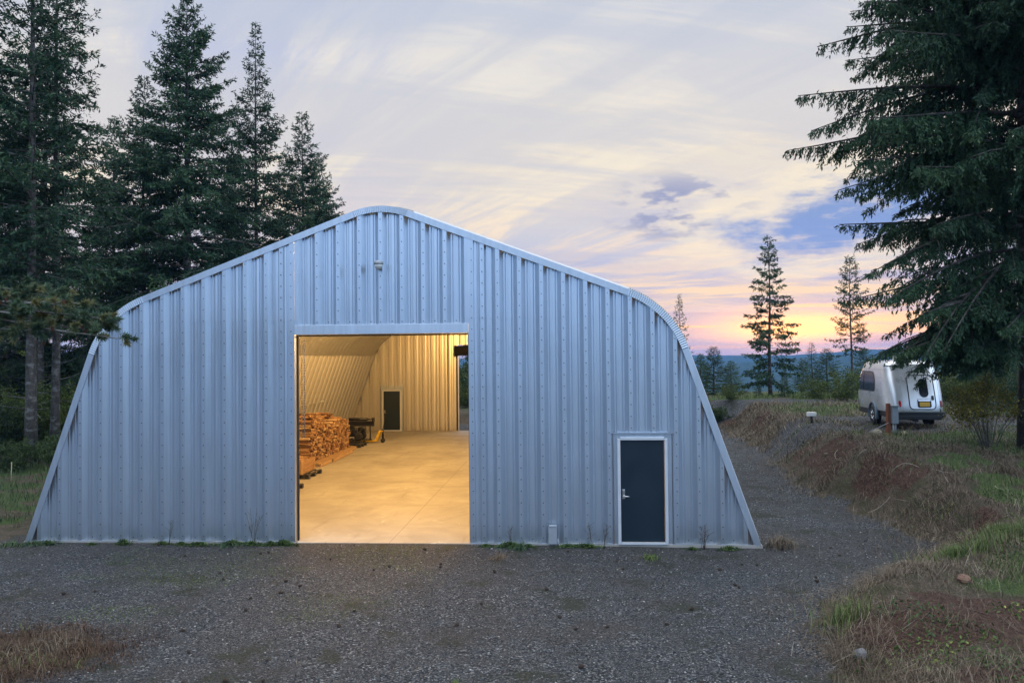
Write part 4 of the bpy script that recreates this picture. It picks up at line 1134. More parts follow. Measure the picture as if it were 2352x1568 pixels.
SLZ = [(.60, -1.96, 2.24, 1.03), (.68, -1.97, 2.28, 1.045), (.9, -1.93, 2.33, 1.055), (1.25, -1.82, 2.32, 1.055), (1.6, -1.68, 2.24, 1.045), (1.9, -1.53, 2.08, 1.02), (2.12, -1.40, 1.88, .985), (2.27, -1.34, 1.74, .965), (2.37, -1.24, 1.54, .90), (2.42, -1.08, 1.25, .76), (2.44, -.7, .8, .40)]
EXP = 6.5
def sl(z):
    q = np.array(SLZ); return [float(np.interp(z, q[:, 0], q[:, i])) for i in (1, 2, 3)]
def side_x(y, z):
    a, b, hw = sl(z); c, r = (a + b) / 2, (b - a) / 2
    return hw * max(1e-4, 1 - min(.9999, abs((y - c) / r)) ** EXP) ** (1 / EXP)
def rear_y(x, z):
    a, b, hw = sl(z); c, r = (a + b) / 2, (b - a) / 2
    return c - r * max(1e-4, 1 - min(.9999, abs(x / hw)) ** EXP) ** (1 / EXP)
mb = MB(); NA = 64; vs = []
for z, a, b, hw in SLZ:
    for i in range(NA):
        th = 2 * math.pi * i / NA; c, s = math.cos(th), math.sin(th)
        vs.append((hw * abs(c) ** (2 / EXP) * (1 if c >= 0 else -1), (a + b) / 2 + (b - a) / 2 * abs(s) ** (2 / EXP) * (1 if s >= 0 else -1), z))
fs = [(j * NA + i, j * NA + (i + 1) % NA, (j + 1) * NA + (i + 1) % NA, (j + 1) * NA + i) for j in range(len(SLZ) - 1) for i in range(NA)]
mb.add(vs, fs, 0, True); mb.add(vs[-NA:], [tuple(range(NA))], 0, True); mb.add(vs[:NA], [tuple(range(NA))[::-1]], 0)
body = mb.build('body', M_alu, camper)
def patch(kind, u0, u1, z0, z1, rad, off, n=14, sgn=-1, corners=(1, 1, 1, 1)):
    """grid on the body skin with rounded corners; kind side|rear"""
    vs, fs = [], []
    hu, hz_ = (u1 - u0) / 2, (z1 - z0) / 2; cu_2, cz = (u0 + u1) / 2, (z0 + z1) / 2
    for j in range(n + 1):
        for i in range(n + 1):
            a, b = -1 + 2 * i / n, -1 + 2 * j / n
            px_, pz_ = a * hu, b * hz_
            q = (0 if a < 0 else 1) + (0 if b < 0 else 2)
            r_ = rad * corners[q]
            ex, ez = abs(px_) - (hu - r_), abs(pz_) - (hz_ - r_)
            if ex > 0 and ez > 0 and r_ > 0:
                m_ = max(ex, ez); l_ = math.hypot(ex, ez); k_ = m_ / l_
                px_ = math.copysign(hu - r_ + ex * k_, px_); pz_ = math.copysign(hz_ - r_ + ez * k_, pz_)
            u, z = cu_2 + px_, cz + pz_
            if kind == 'side': vs.append((sgn * (side_x(u, z) + off), u, z))
            else: vs.append((u, rear_y(u, z) - off, z))
    for j in range(n):
        for i in range(n):
            k_ = j * (n + 1) + i; fs.append((k_, k_ + 1, k_ + n + 2, k_ + n + 1))
    return MB().add(vs, fs, 0, True), vs, n
def outline(vs, n, r):
    idx = [i for i in range(n + 1)] + [j * (n + 1) + n for j in range(1, n + 1)] + [n * (n + 1) + i for i in range(n - 1, -1, -1)] + [j * (n + 1) for j in range(n - 1, 0, -1)]
    p = [vs[i] for i in idx]; p.append(p[0])
    return MB().tube(p, r, 6)
for sg in (-1, 1):
    w_, v_, n_2 = patch('side', -.35, 2.1, 1.28, 2.02, .50, .010, 16, sg, (.25, .25, 1, .3))
    wo = w_.build('side_window', M_glass, camper)
    outline(v_, n_2, .012).build('window_frame', M_chassis, wo)
    d_ = MB(); d_.tube([(sg * (side_x(1.1, z_) + .014), 1.1, z_) for z_ in (1.31, 1.5, 1.75, 1.97)], .010, 4); d_.build('window_divider', M_chassis, wo)
    MB().box((sg * (side_x(1.35, .82) + .006), 1.35, .82), (.02, .26, .2), bev=.008).build('service_hatch', M_greybox, camper)
hp, hv, hn = patch('rear', -.28, .64, .70, 1.90, .14, .010)
hatch = hp.build('rear_hatch', M_alu, camper)
outline(hv, hn, .018).build('hatch_seal', M_black, hatch)
ow, ov, on = patch('rear', .10, .42, 1.12, 1.78, .16, .026); ow.build('hatch_window', M_glass, hatch)
lp, _, _ = patch('rear', .00, .48, .76, 1.06, .05, .024); lp.build('plate_recess', M_chassis, hatch)
lb, _, _ = patch('rear', .06, .42, .80, .95, .02, .040); lb.build('license_plate', M_plate, hatch)
la, _, _ = patch('rear', .02, .46, .985, 1.05, .03, .045); la.build('plate_lamp_cover', M_rim, hatch)
hh, _, _ = patch('rear', .50, .59, 1.02, 1.18, .03, .030); hh.build('hatch_handle', M_black, hatch)
for sx_ in (-.62, .86):
    tl_, _, _ = patch('rear', sx_ - .045, sx_ + .045, .78, 1.0, .04, .022); tl_.build('tail_light', M_redlens, camper)
MB().box((-.84, rear_y(-.84, .72) - .05, .74), (.26, .12, .07), bev=.02).build('marker_lamp', M_chassis, camper)
rf_ = MB()
rfo = []
for i in range(25):
    f = -1 + 2 * i / 24
    z_ = 2.235; rfo.append((f * .93, rear_y(f * .93, z_) - .035, z_ + .03 * (1 - f * f)))
rf_.tube(rfo, .014, 6); rf_.build('roof_edge', M_fender, camper)
ac = MB(); ac.box((.05, -.30, 2.49), (.62, .72, .20), bev=.04); ac.box((.05, -.30, 2.60), (.52, .6, .04), bev=.015); ac.build('roof_vent', M_white, camper)
sk = MB(); sk.box((0, .1, .50), (1.96, 4.04, .22), bev=.05); sk.box((0, -1.82, .40), (1.7, .22, .16), bev=.03); sk.box((0, .1, .30), (.10, 3.9, .10)); sk.build('chassis', M_chassis, camper)
for sx_ in (-1, 1):
    wh = MB(); wc = Vector((sx_ * .97, -.15, .36)); Ry = Matrix.Rotation(R(90), 3, 'Y')
    wh.lathe([(.20, -.12), (.33, -.125), (.36, -.09), (.365, 0), (.36, .09), (.33, .125), (.20, .12)], wc, 28, Ry)
    wheel = wh.build('wheel', M_tyre, camper)
    rm = MB(); o_ = sx_ * .10
    rm.lathe([(.0, 0), (.205, 0), (.215, .02)], wc + Vector((o_, 0, 0)), 20, Ry, 1, False)
    for k_ in range(8):
        a_ = 2 * math.pi * k_ / 8
        rm.tube([wc + Vector((o_ + sx_ * .03, .04 * math.cos(a_), .04 * math.sin(a_))), wc + Vector((o_ + sx_ * .02, .20 * math.cos(a_ + .1), .20 * math.sin(a_ + .1)))], [.028, .018], 6)
    rm.cyl(wc + Vector((o_, 0, 0)), wc + Vector((o_ + sx_ * .045, 0, 0)), .05)
    rm.build('rim', [M_rim, M_black], wheel)
    fd = MB(); pts_ = []
    vs = []; nf = 18
    for i in range(nf + 1):
        a_ = R(-12) + R(204) * i / nf
        for rr2, xo in ((.44, .0), (.52, .0), (.54, .10), (.46, .13)):
            vs.append((sx_ * (1.0 + xo), -.15 + rr2 * math.cos(a_), .38 + rr2 * math.sin(a_)))
    fs = [(i * 4 + j, i * 4 + (j + 1) % 4, i * 4 + 4 + (j + 1) % 4, i * 4 + 4 + j) for i in range(nf) for j in range(4)]
    fd.add(vs, fs, 0, True); fd.build('fender', M_fender, camper)
    ar = MB(); ar.lathe([(.0, 0), (.44, 0), (.44, .02)], Vector((sx_ * 1.045, -.15, .38)), 28, Matrix.Rotation(R(90), 3, 'Y'), 0, False, cap=False); ar.build('wheel_arch', M_black, camper)
for z_ in (1.13, 2.10):
    MB().tube([(-side_x(y_, z_) - .001, y_, z_) for y_ in np.linspace(-1.55, 1.9, 24)], .0045, 4).build('body_seam', M_greybox, camper)
for x_ in (-.52, .80):
    MB().tube([(x_, rear_y(x_, z_) - .002, z_) for z_ in np.linspace(.56, 2.2, 14)], .0045, 4).build('body_seam', M_greybox, camper)
tg_ = MB(); tg_.tube([(-.45, 2.0, .42), (0, 3.3, .45)], .045, 6); tg_.tube([(.45, 2.0, .42), (0, 3.3, .45)], .045, 6); tg_.cyl((0, 3.1, .02), (0, 3.1, .7), .04); tg_.build('tow_bar', M_chassis, camper)
rk = MB()
for yq in (2.12,):
    rk.tube([(-side_x(yq, 1.2) - .03, yq, .7), (-side_x(yq, 1.5) - .05, yq, 1.2), (-side_x(yq, 1.9) - .05, yq - .06, 2.0), (-.5, yq - .5, 2.42)], .02, 6)
rk.build('awning_arm', M_frame, camper)

# ------------------------------------------------------------------ small things on the bank
M_redwood = mat('red_stained_wood', (0.20, 0.060, 0.022), 0.75, 0, .35, 4, .4, 30, (6, 6, .6))
wx_, wy_ = 14.42, 9.85
wp = thing('wooden_post', 'red brown wooden post standing at the bank edge before the trailer', 'post', (wx_, wy_, gz(wx_, wy_)), R(10))
MB().box((0, 0, .44), (.105, .105, 1.20), bev=.006).build('post_shaft', M_redwood, wp)
MB().tube([(-.78, .05, .05), (-.02, -.06, .42)], .012, 6).build('brace_rod', M_greybox, wp)
ex_ = thing('electrical_box', 'grey electrical box fixed to the red brown post', 'electrical box', (wx_ + .19, wy_ - .01, gz(wx_, wy_) + .38), R(10))
e_ = MB(); e_.box((0, 0, .28), (.21, .14, .56), bev=.012); e_.box((0, -.02, .58), (.235, .20, .05), bev=.012); e_.build('box_shell', M_greybox, ex_)
MB().box((0, -.074, .27), (.17, .012, .46), bev=.004).build('box_cover', M_greybox, ex_)
e2 = MB(); e2.cyl((-.04, 0, -.42), (-.04, 0, .02), .028); e2.cyl((.05, .02, -.42), (.05, .02, .02), .02); e2.build('conduit', M_greybox, ex_)
lx_, ly_ = 13.2, 13.9
pl_ = thing('path_light', 'low bollard with a square white cap at the bank edge', 'path light', (lx_, ly_, gz(lx_, ly_)))
MB().cyl((0, 0, -.05), (0, 0, .27), .045, .045).build('stem', M_black, pl_)
MB().box((0, 0, .33), (.31, .24, .145), bev=.015).build('cap', M_white, pl_)
M_rock = mat('pale_rock', (0.34, 0.29, 0.20), 0.9, 0, .35, 6, .6, 20)
M_rock2 = mat('red_soil_rock', (0.17, 0.095, 0.065), 0.95, 0, .35, 6, .6, 20)
M_rock3 = mat('grey_rock', (0.14, 0.14, 0.145), 0.9, 0, .3, 6, .6, 20)
def rock(label, x, y, s, m, seed, sink=.35):
    g = np.random.default_rng(seed); mb = MB(); n, k = 12, 7; vs = []
    o = g.uniform(-5, 5, 3)
    for j in range(k + 1):
        ph = -math.pi / 2 + math.pi * j / k
        for i in range(n):
            th = 2 * math.pi * i / n
            d_ = np.array([math.cos(ph) * math.cos(th), math.cos(ph) * math.sin(th), math.sin(ph)])
            r_ = .78 + .5 * float(fbm(np.array([d_[0] * 1.3 + o[0] + d_[2]]), np.array([d_[1] * 1.3 + o[1]]), seed, 3)[0])
            vs.append(tuple(d_ * r_ * np.array(s)))
    fs = [(j * n + i, j * n + (i + 1) % n, (j + 1) * n + (i + 1) % n, (j + 1) * n + i) for j in range(k) for i in range(n)]
    mb.add(vs, fs, 0, False)
    o_ = mb.build('rock', m); o_.location = (x, y, gz(x, y) + s[2] * (1 - sink * 2)); o_.rotation_euler = (0, 0, g.uniform(0, 6))
    return tag(o_, label, 'rock')
q_ = at_z(1957, 1488 + 44, -.05)
rock('smooth grey stone on the dirt at the lower right', 7.75, -6.05, (.11, .09, .08), M_rock3, 3)
rock('pale yellowish stone at the foot of the red brown post', wx_ - .38, wy_ + .02, (.22, .15, .13), M_rock, 4)
rock('pale stone just right of the red brown post', wx_ + .45, wy_ - .12, (.14, .12, .10), M_rock, 5)
#rock('broad flat red soil clod on the mound at the lower right', 9.05, -5.0, (.20, .12, .06), M_rock2, 6)
rock('reddish stone half buried in the grass at the right edge', 10.1, -3.9, (.16, .10, .07), M_rock2, 7)
#rock('chunk of red earth jutting from the cut bank', 12.4, 4.6, (.17, .13, .10), M_rock2, 8)
#rock('smaller chunk of red earth beside the jutting one on the cut bank', 12.7, 5.6, (.13, .1, .08), M_rock2, 9)
#rock('pale flat stone on the red cut bank face', 12.3, 5.2, (.12, .08, .05), M_rock, 10)

# ------------------------------------------------------------------ goods inside the workshop
M_plastic = mat('black_plastic_pallet', (0.014, 0.015, 0.014), 0.55, 0, .2, 8)
M_pine_w = mat('pale_pallet_wood', (0.42, 0.27, 0.14), 0.8, 0, .3, 3, .3, 40, (1, 8, 8))
M_crate_w = mat('crate_boards', (0.34, 0.19, 0.085), 0.8, 0, .3, 3, .3, 40, (1, 8, 8))
M_log = []
for k_, c_ in enumerate(((0.30, 0.165, 0.085), (0.38, 0.225, 0.12), (0.13, 0.065, 0.035), (0.52, 0.36, 0.22))):
    M_log.append(mat('split_log_wood', c_, 0.85, 0, .45, 9, .5, 50, (1.2, 8, 8)))
M_yellow = mat('yellow_enamel', (0.62, 0.40, 0.02), 0.4, 0, .08)
M_blackp = mat('black_enamel', (0.010, 0.010, 0.011), 0.35, 0, .1)

def plastic_pallet(label, x, y, rz, L_=1.2, W_=1.0):
    p = thing('plastic_pallet', label, 'pallet', (x, y, 0.0), rz)
    d_ = MB()
    for k in range(7): d_.box((0, -W_ / 2 + .06 + k * (W_ - .12) / 6, .125), (L_, .085, .03), bev=.005)
    for k in range(3): d_.box((-L_ / 2 + .07 + k * (L_ - .14) / 2, 0, .100), (.13, W_, .02))
    d_.build('deck', M_plastic, p)
    for ix in range(3):
        r_ = MB()
        for iy in range(3): r_.box((-L_ / 2 + .08 + ix * (L_ - .16) / 2, -W_ / 2 + .07 + iy * (W_ - .14) / 2, .055), (.15, .13, .07), bev=.008)
        r_.box((-L_ / 2 + .08 + ix * (L_ - .16) / 2, 0, .011), (.12, W_, .02)); r_.build('runner', M_plastic, p)
    return p
def wood_pallet(label, x, y, rz, L_=1.2, W_=1.45):
    p = thing('wooden_pallet', label, 'pallet', (x, y, 0.0), rz)
    for k in range(7):
        MB().box((-L_ / 2 + .05 + k * (L_ - .1) / 6, 0, .132), (.10, W_, .018)).build('deck_board', M_pine_w, p)
    for k in range(3):
        MB().box((0, -W_ / 2 + .025 + k * (W_ - .05) / 2, .071), (L_, .045, .10)).build('stringer', M_pine_w, p)
    for k in range(3):
        MB().box((-L_ / 2 + .05 + k * (L_ - .1) / 2, 0, .010), (.10, W_, .018)).build('bottom_board', M_pine_w, p)
    return p
plastic_pallet('black plastic pallet under the slatted wooden crate', -5.12, 9.55, R(90), 1.45, 1.25)
plastic_pallet('black plastic pallet at the left doorway edge, nearest the yard', -4.62, 6.55, R(90), 1.2, 1.05)
wood_pallet('pale wooden pallet under the near end of the firewood stack', -5.85, 12.35, R(90), 1.35, 1.75)
wood_pallet('pale wooden pallet under the middle of the firewood stack', -5.80, 13.85, R(90), 1.35, 1.75)
wood_pallet('pale wooden pallet under the far end of the firewood stack', -5.85, 15.35, R(90), 1.35, 1.75)
wood_pallet('last wooden pallet holding a few loose logs beside the plastic pallets', -5.95, 16.8, R(90), 1.2, 1.5)
plastic_pallet('black plastic pallet just beyond the firewood stack', -5.75, 18.5, R(90), 1.2, 1.2)
plastic_pallet('black plastic pallet under the black log splitter', -5.95, 20.1, R(90), 1.4, 1.2)
# crate
cr = thing('wooden_crate', 'low slatted wooden crate filled with sticks on a black plastic pallet', 'crate', (-5.22, 9.5, .142), R(90))
cw, cd, ch = 1.25, .95, .44
for s in (-1, 1):
    a_ = MB()
    for k in range(3): a_.box((0, s * cd / 2, .075 + k * .145), (cw - .05, .022, .135))
    a_.build('side_panel', M_crate_w, cr)
    b2 = MB()
    for k in range(3): b2.box((s * cw / 2, 0, .075 + k * .145), (.022, cd - .05, .135))
    b2.build('end_panel', M_crate_w, cr)
    for s2 in (-1, 1): MB().box((s * (cw / 2 + .004), s2 * (cd / 2 + .004), ch / 2), (.06, .06, ch), bev=.004).build('corner_post', M_pine_w, cr)
    for yq in (-.16, .16): MB().box((s * (cw / 2 + .022), yq, ch / 2), (.02, .07, ch)).build('batten', M_pine_w, cr)
MB().box((0, 0, .02), (cw - .06, cd - .06, .03)).build('crate_floor', M_crate_w, cr)

# split logs: a few meshes, every visible log an object of its own
def log_mesh(seed, Ln):
    g = np.random.default_rng(seed); n = int(g.integers(3, 6)); a0 = g.uniform(0, 6)
    sec = [(math.cos(a0 + 2 * math.pi * i / n + g.uniform(-.3, .3)) * g.uniform(.040, .066), math.sin(a0 + 2 * math.pi * i / n + g.uniform(-.3, .3)) * g.uniform(.040, .066)) for i in range(n)]
    vs = []
    for k in range(4):
        x = -Ln / 2 + Ln * k / 3; sc = g.uniform(.86, 1.1); oy, oz = g.uniform(-.008, .008, 2)
        vs += [(x, y * sc + oy, z * sc + oz) for y, z in sec]
    mb = MB(); mb.add(vs, [(k * n + i, k * n + (i + 1) % n, (k + 1) * n + (i + 1) % n, (k + 1) * n + i) for k in range(3) for i in range(n)] + [tuple(range(n))[::-1], tuple(3 * n + i for i in range(n))])
    return mb
protos = []
for k_ in range(12):
    m_ = log_mesh(200 + k_, .40); o_ = m_.build('split_log', M_log[k_ % 4]); protos.append((o_.data, np.array(m_.v), m_.f))
    bpy.data.objects.remove(o_)
g = np.random.default_rng(77)
spots_ = []          # (x, y, z, rx, rz, along)
X0 = -5.38
# face course: logs lie across the pallet, their ends show towards the doorway side
y = 11.75
def stack_top(y): return 1.58 + .10 * math.sin(y * 1.7) - .045 * (y - 11.7)
while y < 17.0:
    z = .195
    while z < stack_top(y):
        spots_.append((X0 - .20 + g.uniform(-.085, .045), y + g.uniform(-.02, .02), z + g.uniform(-.01, .01), g.uniform(0, 6), g.uniform(-.10, .10)))
        z += g.uniform(.084, .104)
    y += g.uniform(.088, .102)
# near end: courses of logs lying along the wall side, their flanks show
for row in range(3):
    z = .195
    while z < stack_top(11.5) - .02:
        for yo in (0, ):
            spots_.append((X0 - .62 - row * .40 + g.uniform(-.02, .02), 11.78 + g.uniform(-.05, .05), z, g.uniform(0, 6), g.uniform(-.14, .14)))
        z += g.uniform(.074, .094)
# top courses further back
for row in range(1, 4):
    y = 11.85
    while y < 17.0:
        for dz_ in (0, .08):
            spots_.append((X0 - .22 - row * .40 + g.uniform(-.06, .06), y, stack_top(y) - dz_ + .05 * row - .05 + g.uniform(-.03, .06), g.uniform(0, 6), g.uniform(-.4, .4)))
        y += g.uniform(.085, .11)
# loose heap on top and on the last pallet
for k_ in range(46):
    y = g.uniform(12.0, 15.6)
    spots_.append((X0 - g.uniform(.35, 1.5), y, stack_top(y) + .09 + g.uniform(0, .10), g.uniform(0, 6), g.uniform(0, 3)))
spots_.sort(key=lambda s: (s[1], -s[0]))
NI = 285
lv, lf, lmi, lo = {k: [] for k in range(4)}, {k: [] for k in range(4)}, [], {k: 0 for k in range(4)}
for i, (x, y, z, rx, rz) in enumerate(spots_):
    me, vv, ff_ = protos[i % 12]
    if i < NI:
        o_ = link(bpy.data.objects.new('split_log', me)); o_.location = (x, y, z); o_.rotation_euler = (rx, g.uniform(-.05, .05), rz)
        tag(o_, 'split orange brown log in the near half of the tall firewood stack', 'firewood', 'firewood stack inside the workshop')
rest = MB()
for i, (x, y, z, rx, rz) in enumerate(spots_[NI:]):
    me, vv, ff_ = protos[i % 12]
    Rm_ = np.array((Matrix.Rotation(rz, 3, 'Z') @ Matrix.Rotation(rx, 3, 'X')))
    rest.add([tuple(p) for p in vv @ Rm_.T + np.array([x, y, z])], ff_, i % 4)
tag(rest.build('firewood', M_log), 'rest of the stacked split firewood further along the wall', 'firewood', 'firewood stack inside the workshop', 'stuff')
# loose logs in the low crate and on the nearest pallet
for k_ in range(16):
    me, vv, ff_ = protos[k_ % 12]
    o_ = link(bpy.data.objects.new('split_log', me)); o_.location = (-5.22 + g.uniform(-.33, .33), 9.0 + k_ * .068, .50 + g.uniform(0, .07)); o_.rotation_euler = (g.uniform(0, 6), 0, g.uniform(-.35, .35))
    tag(o_, 'split log lying in the low slatted crate', 'firewood', 'logs in the low crate')
for k_ in range(5):
    me, vv, ff_ = protos[k_ * 2]
    o_ = link(bpy.data.objects.new('split_log', me)); o_.location = (-4.75 + .02 * k_, 6.3 + .11 * k_, .20 + (.08 if k_ == 4 else 0) - (.03 if k_ < 4 else 0)); o_.rotation_euler = (k_ * 1.3, 0, .1 * k_)
    tag(o_, 'log on the nearest plastic pallet at the left doorway edge', 'firewood', 'logs on the nearest plastic pallet')

# log splitter
sp = thing('log_splitter', 'black log splitter with a long horizontal beam beyond the firewood', 'log splitter', (-5.75, 19.9, .142), R(0))
b_ = MB(); b_.box((.10, 0, .86), (1.28, .17, .05), bev=.01); b_.box((.10, 0, .76), (1.28, .04, .16)); b_.box((.10, 0, .67), (1.28, .15, .04), bev=.01); b_.build('beam', M_blackp, sp)
b_ = MB(); b_.cyl((-.45, 0, .97), (.42, 0, .97), .075, n=16); b_.cyl((.42, 0, .97), (.62, 0, .97), .035); b_.box((.70, 0, .95), (.10, .22, .20), bev=.02); b_.build('ram', M_blackp, sp)
b_ = MB(); b_.box((-.30, -.02, .38), (.42, .42, .40), bev=.05); b_.cyl((-.30, -.25, .40), (-.30, -.34, .40), .17, n=20); b_.box((-.34, 0, .64), (.30, .3, .10), bev=.03); b_.build('engine', M_blackp, sp)
b_ = MB(); b_.box((.16, .02, .50), (.36, .30, .24), bev=.06); b_.tube([(.05, -.16, .6), (.2, -.3, .5), (.05, -.34, .35), (-.15, -.3, .3)], .02, 6); b_.build('oil_tank', M_blackp, sp)
for s in (-1, 1):
    b_ = MB(); b_.lathe([(.09, -.06), (.19, -.065), (.21, 0), (.19, .065), (.09, .06)], (.08, s * .36, .21), 20, Matrix.Rotation(R(90), 3, 'X')); wl = b_.build('wheel', M_tyre, sp)
    MB().cyl((.08, s * .36 - .05, .21), (.08, s * .36 + .05, .21), .085, n=14).build('rim', M_greybox, wl)
b_ = MB(); b_.cyl((.08, -.4, .21), (.08, .4, .21), .025); b_.box((.55, 0, .34), (.05, .05, .68)); b_.box((.55, 0, .012), (.2, .2, .02)); b_.box((-.5, 0, .33), (.05, .3, .64)); b_.build('leg', M_blackp, sp)

# pallet jack
pj = thing('pallet_jack', 'yellow pallet jack with upright black handle beside the back door side', 'pallet jack', (-4.86, 20.15, 0), R(0))
b_ = MB()
b_.add([(-.16, -.2, .09), (-.05, -.2, .07), (.14, -.2, .52), (.05, -.2, .56), (-.16, .2, .09), (-.05, .2, .07), (.14, .2, .52), (.05, .2, .56)], [(0, 1, 2, 3), (7, 6, 5, 4), (0, 4, 5, 1), (1, 5, 6, 2), (2, 6, 7, 3), (3, 7, 4, 0)])
b_.box((.12, 0, .54), (.20, .30, .04), bev=.01); b_.build('jack_body', M_yellow, pj)
for s in (-1, 1):
    b_ = MB(); b_.box((-.72, s * .19, .085), (1.15, .16, .05), bev=.012); b_.cyl((-1.2, s * .19 - .05, .04), (-1.2, s * .19 + .05, .04), .04); b_.build('fork', M_yellow, pj)
    b_ = MB(); b_.lathe([(.05, -.03), (.095, -.03), (.10, 0), (.095, .03), (.05, .03)], (.20, s * .07, .10), 18, Matrix.Rotation(R(90), 3, 'X')); b_.build('wheel', M_tyre, pj)
b_ = MB(); b_.cyl((.20, 0, .14), (.20, 0, .62), .05); b_.tube([(.20, 0, .58), (.27, 0, .98), (.30, 0, 1.26)], .018, 8); b_.tube([(.30, -.0, 1.2), (.29, -.10, 1.24), (.30, -.11, 1.34), (.30, 0, 1.37), (.30, .11, 1.34), (.29, .10, 1.24), (.30, 0, 1.2)], .015, 8); b_.build('handle', M_blackp, pj)
# ------------------------------------------------------------------ loose gravel, cones, grasses and weeds
def in_view(x, y, m=1.0):
    d_ = np.stack([x - CAM.x, y - CAM.y], 1); dep = d_ @ np.array([cf_.x, cf_.y]); lat = d_ @ np.array([cr_.x, cr_.y])
    return (dep > 6) & (np.abs(lat) < dep * .66 + m)
g = np.random.default_rng(101)
def scatter(n, x0, x1, y0, y1, wfn, near=0.0):
    x = g.uniform(x0, x1, n); y = y0 + (y1 - y0) * g.uniform(0, 1, n) ** (1 + near)
    k = in_view(x, y); x, y = x[k], y[k]
    w = wfn(x, y); k = g.uniform(0, 1, len(x)) < w
    x, y = x[k], y[k]
    ok = ~((np.abs(x) < 8.02) & (y > -.06) & (y < 26.3))
    return x[ok], y[ok]
# stones: squashed octahedra with a cut, in greys
x, y = scatter(95000, -9, 14, -8.6, 14, lambda x, y: masks(x, y)[0] * (.22 + .78 * sst(.38, .56, fbm(x * .7, y * .7, 5, 3))), 1.0)
n = len(x)
base_v = np.array([(1, 0, 0), (.3, .9, .1), (-.8, .55, -.05), (-.85, -.5, .1), (.25, -.95, 0), (.35, .2, .75), (-.35, -.1, .85), (0, 0, -.7)])
base_f = np.array([(0, 1, 5), (1, 2, 6), (1, 6, 5), (2, 3, 6), (3, 4, 6), (4, 5, 6), (4, 0, 5), (1, 0, 7), (2, 1, 7), (3, 2, 7), (4, 3, 7), (0, 4, 7)])
sz = np.minimum(np.exp(g.normal(-4.5, .45, n)), .021)
a = g.uniform(0, 6.28, n); ca, sa = np.cos(a), np.sin(a)
sc3 = np.stack([sz, sz * g.uniform(.6, 1, n), sz * g.uniform(.4, .8, n)], 1)
v = base_v[None] * sc3[:, None] * g.uniform(.8, 1.2, (n, 8, 3))
vx = v[..., 0] * ca[:, None] - v[..., 1] * sa[:, None]; vy = v[..., 0] * sa[:, None] + v[..., 1] * ca[:, None]
gzs = ground_z(x, y)
V = np.stack([vx + x[:, None], vy + y[:, None], v[..., 2] + (gzs + sz * .2)[:, None]], -1).reshape(-1, 3)
F = (base_f[None] + 8 * np.arange(n)[:, None, None]).reshape(-1, 3)
def tint_mat(name, stops, rough=.85):
    m, t, b = new_mat(name); at = t.n('ShaderNodeAttribute'); at.attribute_name = 'tint'
    t.set(b.inputs['Base Color'], t.ramp(at.outputs['Fac'], stops)); b.inputs['Roughness'].default_value = rough
    b.inputs['Specular IOR Level'].default_value = .3
    return m
M_gravel = tint_mat('gravel_stones', [(0, (.016, .018, .021)), (.5, (.060, .064, .070)), (.8, (.13, .134, .138)), (.93, (.27, .268, .26)), (1, (.46, .45, .43))])
tag(link(bpy.data.objects.new('gravel', mesh_np('gravel', V, F, M_gravel, attrs={'tint': ('POINT', np.repeat(g.uniform(0, 1, n), 8))}))), 'loose grey gravel stones strewn over the yard', 'gravel', kind='stuff')

# pine cones fallen on the yard
cm_ = cone_mesh(); c0 = None
x, y = scatter(260, -8.5, 10.5, -8.0, 1.5, lambda x, y: masks(x, y)[0] * .85, .3)
for i in range(min(64, len(x))):
    if abs(x[i]) < 8 and y[i] > -.2: continue
    if c0 is None: o_ = cm_.build('pine_cone', M_cone); c0 = o_
    else: o_ = c0.copy(); link(o_)
    s_ = g.uniform(.7, 1.15); o_.scale = (s_,) * 3
    o_.location = (x[i], y[i], gz(x[i], y[i]) + .02); o_.rotation_euler = (R(90) + g.uniform(-.3, .3), 0, g.uniform(0, 6))
    tag(o_, 'dark brown pine cone lying on the gravel yard', 'pine cone', 'pine cones strewn on the gravel')

def blades(x, y, h, wdt, lean, seed, clump=None):
    """curved blades: base quad + tip triangle as two quads; returns verts, faces"""
    g2 = np.random.default_rng(seed); n = len(x); z = ground_z(x, y) - .01
    a = g2.uniform(0, 6.28, n); l_ = lean * g2.uniform(.3, 1.5, n) * h
    dx, dy = np.cos(a), np.sin(a); px, py = -dy * wdt / 2, dx * wdt / 2
    P0 = np.stack([x, y, z], 1); D = np.stack([dx, dy, np.zeros(n)], 1); W = np.stack([px, py, np.zeros(n)], 1)
    up = np.array([0, 0, 1.0])
    P1 = P0 + D * (l_ * .35)[:, None] + up * (h * .62)[:, None]; P2 = P0 + D * l_[:, None] + up * (h * np.clip(1 - .35 * (l_ / h) ** 2, .2, 1))[:, None]
    v = np.stack([P0 - W, P0 + W, P1 + W * .7, P1 - W * .7, P2 + W * .12, P2 - W * .12], 1).reshape(-1, 3)
    k = 6 * np.arange(n)
    f = np.concatenate([np.stack([k, k + 1, k + 2, k + 3], 1), np.stack([k + 3, k + 2, k + 4, k + 5], 1)])
    return v, f
M_grass = tint_mat('green_grass_blades', [(0, (.022, .044, .010)), (.5, (.072, .115, .026)), (.9, (.155, .19, .05)), (1, (.28, .24, .11))], .6)
M_dry = tint_mat('dry_straw_blades', [(0, (.022, .015, .011)), (.5, (.10, .073, .049)), (.85, (.22, .175, .125)), (1, (.40, .35, .27))], .7)
M_rust = tint_mat('rusty_weed_blades', [(0, (.018, .010, .007)), (.5, (.060, .033, .021)), (.85, (.105, .062, .038)), (1, (.26, .19, .12))], .8)
M_weed = tint_mat('dark_weed_leaves', [(0, (.008, .022, .009)), (.6, (.028, .060, .022)), (1, (.085, .12, .04))], .6)
